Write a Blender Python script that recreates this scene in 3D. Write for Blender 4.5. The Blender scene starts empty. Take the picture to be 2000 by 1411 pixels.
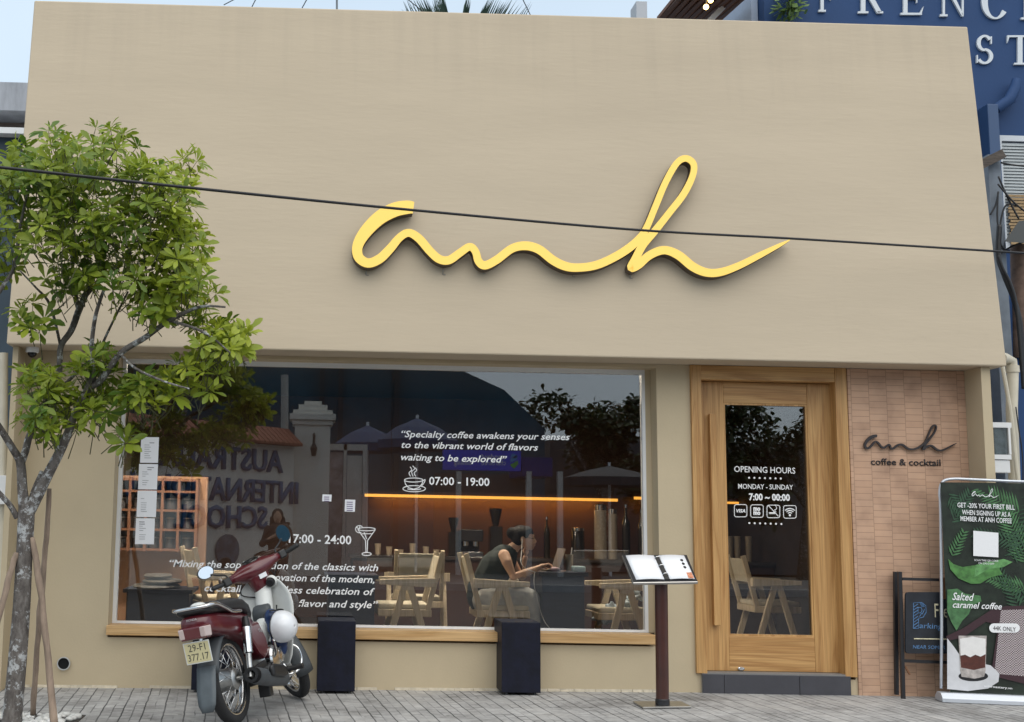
import bpy, bmesh, math, random
from mathutils import Vector, Matrix
random.seed(7)
V = Vector
R_ = math.radians
scn = bpy.context.scene
col = scn.collection

# ------------------------------------------------------------------ camera
FPX, CX, CY, DIST, ZC = 2360.0, 644.0, 705.5, 9.5, 1.24
yaw, pit, rol = R_(1.17), R_(7.63), 0.0195
fw = V((math.sin(yaw)*math.cos(pit), math.cos(yaw)*math.cos(pit), math.sin(pit)))
r0 = V((math.cos(yaw), -math.sin(yaw), 0)); u0 = r0.cross(fw)
cr = r0*math.cos(rol)+u0*math.sin(rol); cu = u0*math.cos(rol)-r0*math.sin(rol)
CAM = V((0, -DIST, ZC))
cd = bpy.data.cameras.new('camera'); cam = bpy.data.objects.new('camera', cd); col.objects.link(cam)
cam.matrix_world = Matrix(((cr.x, cu.x, -fw.x, CAM.x), (cr.y, cu.y, -fw.y, CAM.y), (cr.z, cu.z, -fw.z, CAM.z), (0, 0, 0, 1)))
cd.sensor_fit = 'HORIZONTAL'; cd.sensor_width = 36; cd.lens = FPX*36/2000
cd.shift_x = (1000-CX)/2000; cd.shift_y = 0
cd.clip_start = 0.05; cd.clip_end = 2000
scn.camera = cam

# ------------------------------------------------------------------ light
SUN_EL, SUN_AZ = R_(58), R_(165)      # azimuth clockwise from +Y: behind the camera, over the street
w = bpy.data.worlds.new('World'); scn.world = w; w.use_nodes = True
nt = w.node_tree; nt.nodes.clear()
sky = nt.nodes.new('ShaderNodeTexSky'); sky.sky_type = 'NISHITA'; sky.sun_disc = False
sky.sun_elevation = SUN_EL; sky.sun_rotation = SUN_AZ
sky.air_density = 1.0; sky.dust_density = 3.0; sky.ozone_density = 1.0; sky.altitude = 0
bg = nt.nodes.new('ShaderNodeBackground'); bg.inputs[1].default_value = 0.11
wo = nt.nodes.new('ShaderNodeOutputWorld')
# thin bright overcast in front of the blue: procedural cloud veil over the whole sky
tcw = nt.nodes.new('ShaderNodeTexCoord'); nz = nt.nodes.new('ShaderNodeTexNoise'); nz.inputs['Scale'].default_value = 2.2; nz.inputs['Detail'].default_value = 5
nt.links.new(tcw.outputs['Generated'], nz.inputs[0])
mrw = nt.nodes.new('ShaderNodeMapRange'); mrw.inputs[1].default_value = 0.3; mrw.inputs[2].default_value = 0.7; mrw.inputs[3].default_value = 0.68; mrw.inputs[4].default_value = 0.92
nt.links.new(nz.outputs[0], mrw.inputs[0])
mxw = nt.nodes.new('ShaderNodeMix'); mxw.data_type = 'RGBA'; mxw.inputs[7].default_value = (4.7, 5.6, 6.4, 1)
nt.links.new(mrw.outputs[0], mxw.inputs[0]); nt.links.new(sky.outputs[0], mxw.inputs[6])
nt.links.new(mxw.outputs[2], bg.inputs[0]); nt.links.new(bg.outputs[0], wo.inputs[0])
sl = bpy.data.lights.new('sun', 'SUN'); sl.energy = 1.5; sl.angle = R_(85); sl.color = (1, 0.93, 0.82)
so = bpy.data.objects.new('sun', sl); col.objects.link(so)
sd = V((math.sin(SUN_AZ)*math.cos(SUN_EL), math.cos(SUN_AZ)*math.cos(SUN_EL), math.sin(SUN_EL)))
so.rotation_euler = sd.to_track_quat('Z', 'Y').to_euler()
scn.view_settings.view_transform = 'Standard'; scn.view_settings.look = 'None'
scn.view_settings.exposure = 0.6; scn.view_settings.gamma = 1.0
scn.render.engine = 'CYCLES'
scn.cycles.max_bounces = 10; scn.cycles.transparent_max_bounces = 24
scn.cycles.use_denoising = True

# ------------------------------------------------------------------ pixel <-> world
def ray(px, py): return fw+cr*((px-CX)/FPX)-cu*((py-CY)/FPX)
def at(px, py, Y):
    d = ray(px, py); return CAM+d*((Y-CAM.y)/d.y)
def gz(x): return -0.0085*max(0, 3.1-x) if x > -8 else -0.094
def gp(px, py):
    z = 0
    for _ in range(6):
        d = ray(px, py); p = CAM+d*((z-CAM.z)/d.z); z = gz(p.x)
    return p
def onp(px, py, p0, n):
    d = ray(px, py); return CAM+d*((p0-CAM).dot(n)/d.dot(n))
GL = 0.195
def rf(px, py, Y):
    """real point across the street (plane Y) whose mirror image in the shop window is seen at a pixel"""
    p = at(px, py, 2*GL-Y); return V((p.x, Y, p.z))

# ------------------------------------------------------------------ materials
MATS = {}
def mat(name, c, rough=0.6, var=0.0, vs=4.0, bump=0.0, bs=60.0, metal=0.0, coat=0.0, emis=None, es=0.0, stretch=None, spec=0.5, trans=0.0):
    if name in MATS: return MATS[name]
    m = bpy.data.materials.new(name); m.use_nodes = True; MATS[name] = m
    n = m.node_tree.nodes; L = m.node_tree.links; b = n['Principled BSDF']
    b.inputs['Base Color'].default_value = (*c, 1); b.inputs['Roughness'].default_value = rough
    b.inputs['Metallic'].default_value = metal; b.inputs['Specular IOR Level'].default_value = spec
    b.inputs['Coat Weight'].default_value = coat; b.inputs['Coat Roughness'].default_value = 0.08
    if trans: b.inputs['Transmission Weight'].default_value = trans
    if emis: b.inputs['Emission Color'].default_value = (*emis, 1); b.inputs['Emission Strength'].default_value = es
    if var or bump:
        tc = n.new('ShaderNodeTexCoord'); mp = n.new('ShaderNodeMapping')
        if stretch: mp.inputs['Scale'].default_value = stretch
        L.new(tc.outputs['Object'], mp.inputs[0])
    if var:
        t = n.new('ShaderNodeTexNoise'); t.inputs['Scale'].default_value = vs; t.inputs['Detail'].default_value = 6; t.inputs['Roughness'].default_value = 0.62
        L.new(mp.outputs[0], t.inputs[0])
        rp = n.new('ShaderNodeMapRange'); rp.inputs[1].default_value = 0.3; rp.inputs[2].default_value = 0.7
        rp.inputs[3].default_value = 1-var; rp.inputs[4].default_value = 1+var
        L.new(t.outputs[0], rp.inputs[0])
        mx = n.new('ShaderNodeMix'); mx.data_type = 'RGBA'; mx.blend_type = 'MULTIPLY'; mx.inputs[0].default_value = 1
        mx.inputs[6].default_value = (*c, 1); L.new(rp.outputs[0], mx.inputs[7]); L.new(mx.outputs[2], b.inputs['Base Color'])
    if bump:
        t2 = n.new('ShaderNodeTexNoise'); t2.inputs['Scale'].default_value = bs; t2.inputs['Detail'].default_value = 5
        L.new(mp.outputs[0], t2.inputs[0])
        bp = n.new('ShaderNodeBump'); bp.inputs['Strength'].default_value = bump; bp.inputs['Distance'].default_value = 0.01
        L.new(t2.outputs[0], bp.inputs['Height']); L.new(bp.outputs[0], b.inputs['Normal'])
    return m

def ramp(n, stops):
    r = n.new('ShaderNodeValToRGB'); e = r.color_ramp.elements
    while len(e) < len(stops): e.new(0.5)
    for k, (p, c) in enumerate(stops): e[k].position = p; e[k].color = (*c, 1)
    return r

def wood_mat(name, c1, c2, axis='z', scale=1.0, rough=0.45):
    if name in MATS: return MATS[name]
    m = bpy.data.materials.new(name); m.use_nodes = True; MATS[name] = m
    n = m.node_tree.nodes; L = m.node_tree.links; b = n['Principled BSDF']; b.inputs['Roughness'].default_value = rough
    tc = n.new('ShaderNodeTexCoord'); mp = n.new('ShaderNodeMapping'); L.new(tc.outputs['Object'], mp.inputs[0])
    s = {'z': (9, 9, 0.55), 'x': (0.55, 9, 9), 'y': (9, 0.55, 9)}[axis]
    mp.inputs['Scale'].default_value = tuple(k*scale for k in s)
    t = n.new('ShaderNodeTexNoise'); t.inputs['Scale'].default_value = 1.1; t.inputs['Detail'].default_value = 3; t.inputs['Distortion'].default_value = 0.6
    L.new(mp.outputs[0], t.inputs[0])
    ml = n.new('ShaderNodeMath'); ml.operation = 'MULTIPLY'; ml.inputs[1].default_value = 9; L.new(t.outputs[0], ml.inputs[0])
    fr = n.new('ShaderNodeMath'); fr.operation = 'PINGPONG'; fr.inputs[1].default_value = 1; L.new(ml.outputs[0], fr.inputs[0])
    r = ramp(n, [(0.0, c2), (0.35, tuple((a+b_)/2 for a, b_ in zip(c1, c2))), (1.0, c1)]); L.new(fr.outputs[0], r.inputs[0])
    mp2 = n.new('ShaderNodeMapping'); mp2.inputs['Scale'].default_value = tuple(k*scale*14 if k > 1 else k*4 for k in s); L.new(tc.outputs['Object'], mp2.inputs[0])
    t2 = n.new('ShaderNodeTexNoise'); t2.inputs['Scale'].default_value = 1.2; t2.inputs['Detail'].default_value = 4; L.new(mp2.outputs[0], t2.inputs[0])
    r2 = ramp(n, [(0.3, (0.72, 0.70, 0.66)), (0.65, (1.08, 1.08, 1.08))]); L.new(t2.outputs[0], r2.inputs[0])
    mx = n.new('ShaderNodeMix'); mx.data_type = 'RGBA'; mx.blend_type = 'MULTIPLY'; mx.inputs[0].default_value = 0.8
    L.new(r.outputs[0], mx.inputs[6]); L.new(r2.outputs[0], mx.inputs[7]); L.new(mx.outputs[2], b.inputs['Base Color'])
    bp = n.new('ShaderNodeBump'); bp.inputs['Strength'].default_value = 0.12; bp.inputs['Distance'].default_value = 0.004
    L.new(t2.outputs[0], bp.inputs['Height']); L.new(bp.outputs[0], b.inputs['Normal'])
    return m

def glass_mat(name, ior=1.62, tint=(0.86, 0.88, 0.87)):
    m = bpy.data.materials.new(name); m.use_nodes = True; MATS[name] = m
    n = m.node_tree.nodes; L = m.node_tree.links; n.remove(n['Principled BSDF'])
    tr = n.new('ShaderNodeBsdfTransparent'); tr.inputs[0].default_value = (*tint, 1)
    gl = n.new('ShaderNodeBsdfGlossy'); gl.inputs['Roughness'].default_value = 0.0
    fr = n.new('ShaderNodeFresnel'); fr.inputs[0].default_value = ior
    mx = n.new('ShaderNodeMixShader'); L.new(fr.outputs[0], mx.inputs[0]); L.new(tr.outputs[0], mx.inputs[1]); L.new(gl.outputs[0], mx.inputs[2])
    L.new(mx.outputs[0], n['Material Output'].inputs[0])
    return m

# ------------------------------------------------------------------ building meshes
WM = {}
class MB:
    def __init__(s): s.b = bmesh.new()
    def face(s, pts):
        vs = [s.b.verts.new(p) for p in pts]
        try: return s.b.faces.new(vs)
        except ValueError: return None
    def hexa(s, a, c):            # two rings of 4 points
        v = [s.b.verts.new(p) for p in a]+[s.b.verts.new(p) for p in c]
        for f in ((3, 2, 1, 0), (4, 5, 6, 7), (0, 1, 5, 4), (1, 2, 6, 5), (2, 3, 7, 6), (3, 0, 4, 7)):
            s.b.faces.new([v[i] for i in f])
        return s
    def box(s, x0, x1, y0, y1, z0, z1, m=None):
        a = [V((x0, y0, z0)), V((x1, y0, z0)), V((x1, y1, z0)), V((x0, y1, z0))]
        c = [V((p.x, p.y, z1)) for p in a]
        if m is not None: a = [m@p for p in a]; c = [m@p for p in c]
        return s.hexa(a, c)
    def bar(s, p, q, wd, dp, up=(0, 1, 0)):
        """rectangular bar from p to q; wd across, dp along up"""
        p, q, up = V(p), V(q), V(up); d = (q-p).normalized(); x = d.cross(up).normalized(); y = x.cross(d)
        a = [p+x*wd*i/2+y*dp*j/2 for i, j in ((-1, -1), (1, -1), (1, 1), (-1, 1))]
        c = [t+(q-p) for t in a]
        return s.hexa(a, c)
    def prism(s, pts, vec):
        pts = [V(p) for p in pts]; vec = V(vec); n = len(pts)
        a = [s.b.verts.new(p) for p in pts]; c = [s.b.verts.new(p+vec) for p in pts]
        s.b.faces.new(a); s.b.faces.new(c[::-1])
        for i in range(n): s.b.faces.new((a[i], c[i], c[(i+1) % n], a[(i+1) % n]))
        return s
    def tube(s, pts, r, n=10, caps=True, closed=False):
        pts = [V(p) for p in pts]; k = len(pts); rr = r if isinstance(r, (list, tuple)) else [r]*k
        rings = []; px = None
        for i, p in enumerate(pts):
            if closed: d = pts[(i+1) % k]-pts[i-1]
            else: d = (pts[min(i+1, k-1)]-pts[max(i-1, 0)])
            d = d.normalized() if d.length > 1e-9 else V((0, 0, 1))
            if px is None:
                px = d.cross(V((0, 0, 1)) if abs(d.z) < 0.9 else V((1, 0, 0))).normalized()
            px = (px-d*px.dot(d)).normalized(); py = d.cross(px)
            rings.append([s.b.verts.new(p+(px*math.cos(t)+py*math.sin(t))*rr[i]) for t in (2*math.pi*j/n for j in range(n))])
        for i in range(k if closed else k-1):
            A, B = rings[i], rings[(i+1) % k]
            for j in range(n): s.b.faces.new((A[j], A[(j+1) % n], B[(j+1) % n], B[j]))
        if caps and not closed: s.b.faces.new(rings[0][::-1]); s.b.faces.new(rings[-1])
        return s
    def lathe(s, prof, c=(0, 0, 0), ax=(0, 0, 1), n=20, caps=True, sc=(1, 1)):
        c = V(c); ax = V(ax).normalized(); x = ax.cross(V((0, 0, 1)) if abs(ax.z) < 0.9 else V((1, 0, 0))).normalized(); y = ax.cross(x)
        rings = [[s.b.verts.new(c+ax*h+(x*math.cos(t)*sc[0]+y*math.sin(t)*sc[1])*r) for t in (2*math.pi*j/n for j in range(n))] for r, h in prof]
        for A, B in zip(rings, rings[1:]):
            for j in range(n): s.b.faces.new((A[j], A[(j+1) % n], B[(j+1) % n], B[j]))
        if caps: s.b.faces.new(rings[0][::-1]); s.b.faces.new(rings[-1])
        return s
    def ball(s, c, r, n=14, m=9):
        r = r if isinstance(r, (tuple, list)) else (r, r, r); c = V(c)
        res = bmesh.ops.create_uvsphere(s.b, u_segments=n, v_segments=m, radius=1)
        for v in res['verts']: v.co = V((v.co.x*r[0], v.co.y*r[1], v.co.z*r[2]))+c
        return s
    def loft(s, secs, caps=True):
        rings = [[s.b.verts.new(V(p)) for p in sec] for sec in secs]
        for A, B in zip(rings, rings[1:]):
            n = len(A)
            for j in range(n): s.b.faces.new((A[j], A[(j+1) % n], B[(j+1) % n], B[j]))
        if caps: s.b.faces.new(rings[0][::-1]); s.b.faces.new(rings[-1])
        return s
    def grid(s, rows):
        vs = [[s.b.verts.new(V(p)) for p in r] for r in rows]
        for A, B in zip(vs, vs[1:]):
            for j in range(len(A)-1): s.b.faces.new((A[j], A[j+1], B[j+1], B[j]))
        return s
    def add_mesh(s, me): s.b.from_mesh(me); return s
    def build(s, name, m, parent=None, smooth=False, bevel=0.0, solid=0.0, sub=0, local=False, fixn=True):
        if fixn: bmesh.ops.recalc_face_normals(s.b, faces=s.b.faces[:])
        if smooth:
            for f in s.b.faces: f.smooth = True
        me = bpy.data.meshes.new(name)
        inv = WM[parent.name].inverted() if (parent is not None and not local) else None
        if inv is not None: s.b.transform(inv)
        s.b.to_mesh(me); s.b.free()
        if smooth and smooth != 'all':
            try: me.set_sharp_from_angle(angle=R_(40))
            except Exception: pass
        me.materials.append(m)
        o = bpy.data.objects.new(name, me); col.objects.link(o)
        if parent is not None: o.parent = parent; WM[o.name] = WM[parent.name]
        else: WM[o.name] = Matrix.Identity(4)
        if solid: md = o.modifiers.new('solid', 'SOLIDIFY'); md.thickness = solid; md.offset = 0
        if sub: md = o.modifiers.new('sub', 'SUBSURF'); md.levels = sub; md.render_levels = sub
        if bevel:
            md = o.modifiers.new('bevel', 'BEVEL'); md.width = bevel; md.segments = 2; md.limit_method = 'ANGLE'; md.angle_limit = R_(40)
        return o
def recenter(o):
    """give a top-level mesh an origin at its own base"""
    me = o.data; xs = [v.co for v in me.vertices]
    c = V((sum(p.x for p in xs)/len(xs), sum(p.y for p in xs)/len(xs), min(p.z for p in xs)))
    me.transform(Matrix.Translation(-c)); o.location = c; WM[o.name] = Matrix.Translation(c); return o
def tag(o, label, cat, group=None, kind=None):
    if label: o['label'] = label
    if cat: o['category'] = cat
    if group: o['group'] = group
    if kind: o['kind'] = kind
    return o
def thing(name, label, cat, loc=(0, 0, 0), rot=None, group=None):
    o = bpy.data.objects.new(name, None); col.objects.link(o); o.empty_display_size = 0.1
    M = Matrix.Translation(V(loc))
    if rot is not None: M = M@rot.to_4x4()
    o.matrix_world = M; WM[o.name] = M
    return tag(o, label, cat, group)
def struct(o): o['kind'] = 'structure'; return o
def copy_tree(o, parent=None, label=None):
    c = o.copy(); col.objects.link(c); WM[c.name] = Matrix.Identity(4)
    if parent is not None: c.parent = parent
    if label: c['label'] = label
    for ch in list(o.children): copy_tree(ch, c)
    return c

# text: font curve -> mesh in a plane frame
_tmp = {}
def text_data(body, shear=0.0, bold=0.0, spacing=1.0, res=2):
    fc = bpy.data.curves.new('t', 'FONT'); fc.body = body; fc.size = 1; fc.shear = shear; fc.offset = bold; fc.space_character = spacing
    fc.resolution_u = res; fc.align_x = 'LEFT'
    ob = bpy.data.objects.new('t', fc); col.objects.link(ob)
    dg = bpy.context.evaluated_depsgraph_get(); me = bpy.data.meshes.new_from_object(ob.evaluated_get(dg))
    bpy.data.objects.remove(ob); bpy.data.curves.remove(fc)
    return me
CAPH = None
def put_text(mb, body, a, b, h, n, shear=0.0, bold=0.0, thick=0.0, spacing=1.0, flip=False):
    """text from baseline point a to b (world), cap height h, facing n; added to mb"""
    global CAPH
    if CAPH is None:
        q = text_data('H'); CAPH = max(v.co.y for v in q.vertices)
    me = text_data(body, shear, bold, spacing)
    if not me.vertices: return mb
    a, b, n = V(a), V(b), V(n).normalized()
    x0 = min(v.co.x for v in me.vertices); x1 = max(v.co.x for v in me.vertices)
    u = b-a; ln = u.length; u = u/ln; up = n.cross(u).normalized()
    sx = ln/(x1-x0); sy = h/CAPH
    for v in me.vertices:
        v.co = a+u*((v.co.x-x0)*sx)+up*(v.co.y*sy)
    if thick:
        bb = bmesh.new(); bb.from_mesh(me); bmesh.ops.remove_doubles(bb, verts=bb.verts[:], dist=1e-5)
        g = bmesh.ops.extrude_face_region(bb, geom=bb.faces[:])
        bmesh.ops.translate(bb, verts=[e for e in g['geom'] if isinstance(e, bmesh.types.BMVert)], vec=n*thick)
        bb.to_mesh(me); bb.free()
    mb.add_mesh(me); bpy.data.meshes.remove(me)
    return mb
def px_text(mb, body, x0, y0, x1, y1, hpx, Y, **k):
    a, b = at(x0, y0, Y), at(x1, y1, Y); h = hpx*(Y+DIST)/FPX
    return put_text(mb, body, a, b, h, (0, -1, 0), **k)
def crom(pts, k=6):
    """Catmull-Rom through tuples"""
    out = []; n = len(pts)
    for i in range(n-1):
        p0, p1, p2, p3 = pts[max(i-1, 0)], pts[i], pts[i+1], pts[min(i+2, n-1)]
        for j in range(k):
            t = j/k
            out.append(tuple(0.5*(2*b+(c-a)*t+(2*a-5*b+4*c-d)*t*t+(3*b-a-3*c+d)*t**3) for a, b, c, d in zip(p0, p1, p2, p3)))
    out.append(pts[-1]); return out
SCRIPT = [(328, 281, 50), (300, 279, 58), (245, 290, 62), (180, 325, 60), (120, 385, 54), (86, 445, 46), (90, 495, 42), (130, 521, 40), (180, 503, 40), (225, 460, 38), (268, 410, 34), (308, 390, 34), (352, 415, 36), (400, 470, 36), (440, 504, 36), (482, 508, 36), (530, 476, 34), (572, 450, 32), (597, 472, 32), (610, 513, 34), (638, 531, 36), (690, 506, 36), (755, 458, 36), (815, 446, 38), (872, 462, 38), (932, 508, 38), (985, 534, 38), (1040, 541, 36), (1120, 530, 36), (1200, 495, 36), (1270, 450, 36), (1320, 400, 32), (1347, 350, 28), (1378, 275, 28), (1422, 170, 28), (1470, 88, 28), (1510, 67, 28), (1543, 92, 28), (1538, 145, 28), (1500, 222, 30), (1440, 300, 30), (1375, 382, 32), (1322, 445, 34), (1290, 505, 36), (1274, 540, 38), (1305, 528, 36), (1345, 492, 36), (1392, 469, 36), (1432, 467, 36), (1482, 490, 38), (1540, 537, 38), (1600, 562, 36), (1662, 560, 34), (1740, 532, 30), (1830, 487, 26), (1915, 444, 16), (1960, 421, 4)]
def script_ribbon(mb, mp, back, depth, side=None):
    """the handwritten word as a ribbon solid; mp maps (x,y) of the drawing to world; depth = vector to the viewer"""
    P = crom(SCRIPT, 6); n = len(P); L, Rr = [], []
    for i, (x, y, wd) in enumerate(P):
        a, b = P[max(i-1, 0)], P[min(i+1, n-1)]; dx, dy = b[0]-a[0], b[1]-a[1]; l = math.hypot(dx, dy) or 1
        nx, ny = -dy/l*wd/2, dx/l*wd/2; L.append(mp(x+nx, y+ny)); Rr.append(mp(x-nx, y-ny))
    back, depth = V(back), V(depth); rings = []
    for i in range(n):
        d = depth*(1+0.05*i/n)
        rings.append([L[i]+back, L[i]+back+d, Rr[i]+back+d, Rr[i]+back])
    mb.loft(rings); return mb
def crescent(mb, mp, path, off=0): pass

# ================================================================== SETTING
stucco = mat('stucco', (0.55, 0.46, 0.342), 0.85, var=0.045, vs=1.7, bump=0.15, bs=21, stretch=(0.30, 1, 1.7), spec=0.25)
stucco_low = mat('stucco_wall', (0.51, 0.42, 0.285), 0.85, var=0.05, vs=1.6, bump=0.10, bs=60, spec=0.25)
def weather(m):
    # rain streaks running down from the parapet, each with its own length, and barely visible hairlines
    n = m.node_tree.nodes; L = m.node_tree.links; b = n['Principled BSDF']; src = b.inputs['Base Color'].links[0].from_socket
    tc = n.new('ShaderNodeTexCoord'); mp = n.new('ShaderNodeMapping'); mp.inputs['Scale'].default_value = (5, 1, .22); L.new(tc.outputs['Object'], mp.inputs[0])
    t = n.new('ShaderNodeTexNoise'); t.inputs['Scale'].default_value = 2.2; t.inputs['Detail'].default_value = 5; L.new(mp.outputs[0], t.inputs[0])
    sp = n.new('ShaderNodeSeparateXYZ'); L.new(tc.outputs['Object'], sp.inputs[0])
    mr = n.new('ShaderNodeMapRange'); mr.inputs[1].default_value = 4.3; mr.inputs[2].default_value = 5.35; mr.inputs[3].default_value = 0; mr.inputs[4].default_value = .30; L.new(sp.outputs[2], mr.inputs[0])
    ad = n.new('ShaderNodeMath'); ad.operation = 'ADD'; L.new(t.outputs[0], ad.inputs[0]); L.new(mr.outputs[0], ad.inputs[1])
    r = ramp(n, [(.68, (1, 1, 1)), (.95, (.955, .955, .96))]); L.new(ad.outputs[0], r.inputs[0])
    v = n.new('ShaderNodeTexVoronoi'); v.feature = 'DISTANCE_TO_EDGE'; v.inputs['Scale'].default_value = .55
    ns = n.new('ShaderNodeTexNoise'); ns.inputs['Scale'].default_value = 3; ns.inputs['Detail'].default_value = 6; L.new(tc.outputs['Object'], ns.inputs[0])
    mv = n.new('ShaderNodeMix'); mv.data_type = 'VECTOR'; mv.inputs[0].default_value = .25; L.new(tc.outputs['Object'], mv.inputs[4]); L.new(ns.outputs['Color'], mv.inputs[5]); L.new(mv.outputs[1], v.inputs[0])
    rv = ramp(n, [(.0, (.985, .985, .984)), (.0016, (1, 1, 1))]); L.new(v.outputs[0], rv.inputs[0])
    m1 = n.new('ShaderNodeMix'); m1.data_type = 'RGBA'; m1.blend_type = 'MULTIPLY'; m1.inputs[0].default_value = 1; L.new(r.outputs[0], m1.inputs[6]); L.new(rv.outputs[0], m1.inputs[7])
    m2 = n.new('ShaderNodeMix'); m2.data_type = 'RGBA'; m2.blend_type = 'MULTIPLY'; m2.inputs[0].default_value = 1; L.new(src, m2.inputs[6]); L.new(m1.outputs[2], m2.inputs[7]); L.new(m2.outputs[2], b.inputs['Base Color'])
weather(stucco)
oak = wood_mat('oak', (0.56, 0.325, 0.125), (0.40, 0.205, 0.068), 'z')
oak_x = wood_mat('oak_rail', (0.56, 0.325, 0.125), (0.40, 0.205, 0.068), 'x')
sill_w = wood_mat('sill_wood', (0.62, 0.40, 0.19), (0.48, 0.28, 0.11), 'x')
white_pt = mat('white_paint', (0.78, 0.79, 0.80), 0.45, var=0.04, vs=3)
black_pt = mat('black_paint', (0.015, 0.015, 0.018), 0.4)
glass = glass_mat('window_glass', 2.15, (.985, .99, .985))

def pave_mat():
    m = bpy.data.materials.new('stamped_concrete'); m.use_nodes = True
    n = m.node_tree.nodes; L = m.node_tree.links; b = n['Principled BSDF']; b.inputs['Roughness'].default_value = 0.75
    tc = n.new('ShaderNodeTexCoord')
    sx = n.new('ShaderNodeMapping'); sx.inputs['Rotation'].default_value = (0, 0, R_(90-4)); L.new(tc.outputs['Object'], sx.inputs[0])
    ns = n.new('ShaderNodeTexNoise'); ns.inputs['Scale'].default_value = 5; ns.inputs['Detail'].default_value = 4; L.new(tc.outputs['Object'], ns.inputs[0])
    ad = n.new('ShaderNodeMix'); ad.data_type = 'VECTOR'; ad.inputs[0].default_value = 0.018; L.new(sx.outputs[0], ad.inputs[4]); L.new(ns.outputs['Color'], ad.inputs[5])
    def brick(wd, rw, mor, off):
        k = n.new('ShaderNodeTexBrick'); k.inputs['Scale'].default_value = 1; k.inputs['Brick Width'].default_value = wd; k.inputs['Row Height'].default_value = rw
        k.inputs['Mortar Size'].default_value = mor; k.inputs['Mortar Smooth'].default_value = 0.25; k.offset = off
        k.inputs['Color1'].default_value = (0.9, 0.9, 0.9, 1); k.inputs['Color2'].default_value = (1.06, 1.06, 1.06, 1); k.inputs['Mortar'].default_value = (0.36, 0.36, 0.37, 1)
        L.new(ad.outputs[1], k.inputs[0]); return k
    A = brick(0.62, 0.135, 0.0055, 0.5); B = brick(0.115, 0.0675, 0.0045, 0.35)
    nm = n.new('ShaderNodeTexNoise'); nm.inputs['Scale'].default_value = 2.3; nm.inputs['Detail'].default_value = 5; L.new(tc.outputs['Object'], nm.inputs[0])
    mr = ramp(n, [(0.42, (0, 0, 0)), (0.60, (1, 1, 1))]); L.new(nm.outputs[0], mr.inputs[0])
    m1 = n.new('ShaderNodeMix'); m1.data_type = 'RGBA'; m1.blend_type = 'MULTIPLY'; L.new(mr.outputs[0], m1.inputs[0]); L.new(A.outputs[0], m1.inputs[6]); L.new(B.outputs[0], m1.inputs[7])
    n3 = n.new('ShaderNodeTexNoise'); n3.inputs['Scale'].default_value = 9; n3.inputs['Detail'].default_value = 8; n3.inputs['Roughness'].default_value = 0.7; L.new(tc.outputs['Object'], n3.inputs[0])
    r3 = ramp(n, [(0.28, (0.25, 0.243, 0.235)), (0.55, (0.39, 0.382, 0.372)), (0.75, (0.50, 0.49, 0.475))]); L.new(n3.outputs[0], r3.inputs[0])
    m2 = n.new('ShaderNodeMix'); m2.data_type = 'RGBA'; m2.blend_type = 'MULTIPLY'; m2.inputs[0].default_value = 1; L.new(r3.outputs[0], m2.inputs[6]); L.new(m1.outputs[2], m2.inputs[7])
    n4 = n.new('ShaderNodeTexNoise'); n4.inputs['Scale'].default_value = 1.6; n4.inputs['Detail'].default_value = 7; n4.inputs['Roughness'].default_value = 0.65; L.new(tc.outputs['Object'], n4.inputs[0])
    r4 = ramp(n, [(0.36, (0.62, 0.61, 0.60)), (0.50, (1, 1, 1)), (0.68, (1.10, 1.08, 1.05))]); L.new(n4.outputs[0], r4.inputs[0])
    n5 = n.new('ShaderNodeTexNoise'); n5.inputs['Scale'].default_value = 7.5; n5.inputs['Detail'].default_value = 2; L.new(tc.outputs['Object'], n5.inputs[0])
    r5 = ramp(n, [(0.27, (0.5, 0.49, 0.48)), (0.31, (1, 1, 1))]); L.new(n5.outputs[0], r5.inputs[0])
    m3 = n.new('ShaderNodeMix'); m3.data_type = 'RGBA'; m3.blend_type = 'MULTIPLY'; m3.inputs[0].default_value = 1; L.new(r4.outputs[0], m3.inputs[6]); L.new(r5.outputs[0], m3.inputs[7])
    m4 = n.new('ShaderNodeMix'); m4.data_type = 'RGBA'; m4.blend_type = 'MULTIPLY'; m4.inputs[0].default_value = 1; L.new(m2.outputs[2], m4.inputs[6]); L.new(m3.outputs[2], m4.inputs[7])
    L.new(m4.outputs[2], b.inputs['Base Color'])
    bp = n.new('ShaderNodeBump'); bp.inputs['Strength'].default_value = 0.5; bp.inputs['Distance'].default_value = 0.012; L.new(m2.outputs[2], bp.inputs['Height']); L.new(bp.outputs[0], b.inputs['Normal'])
    return m
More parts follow.
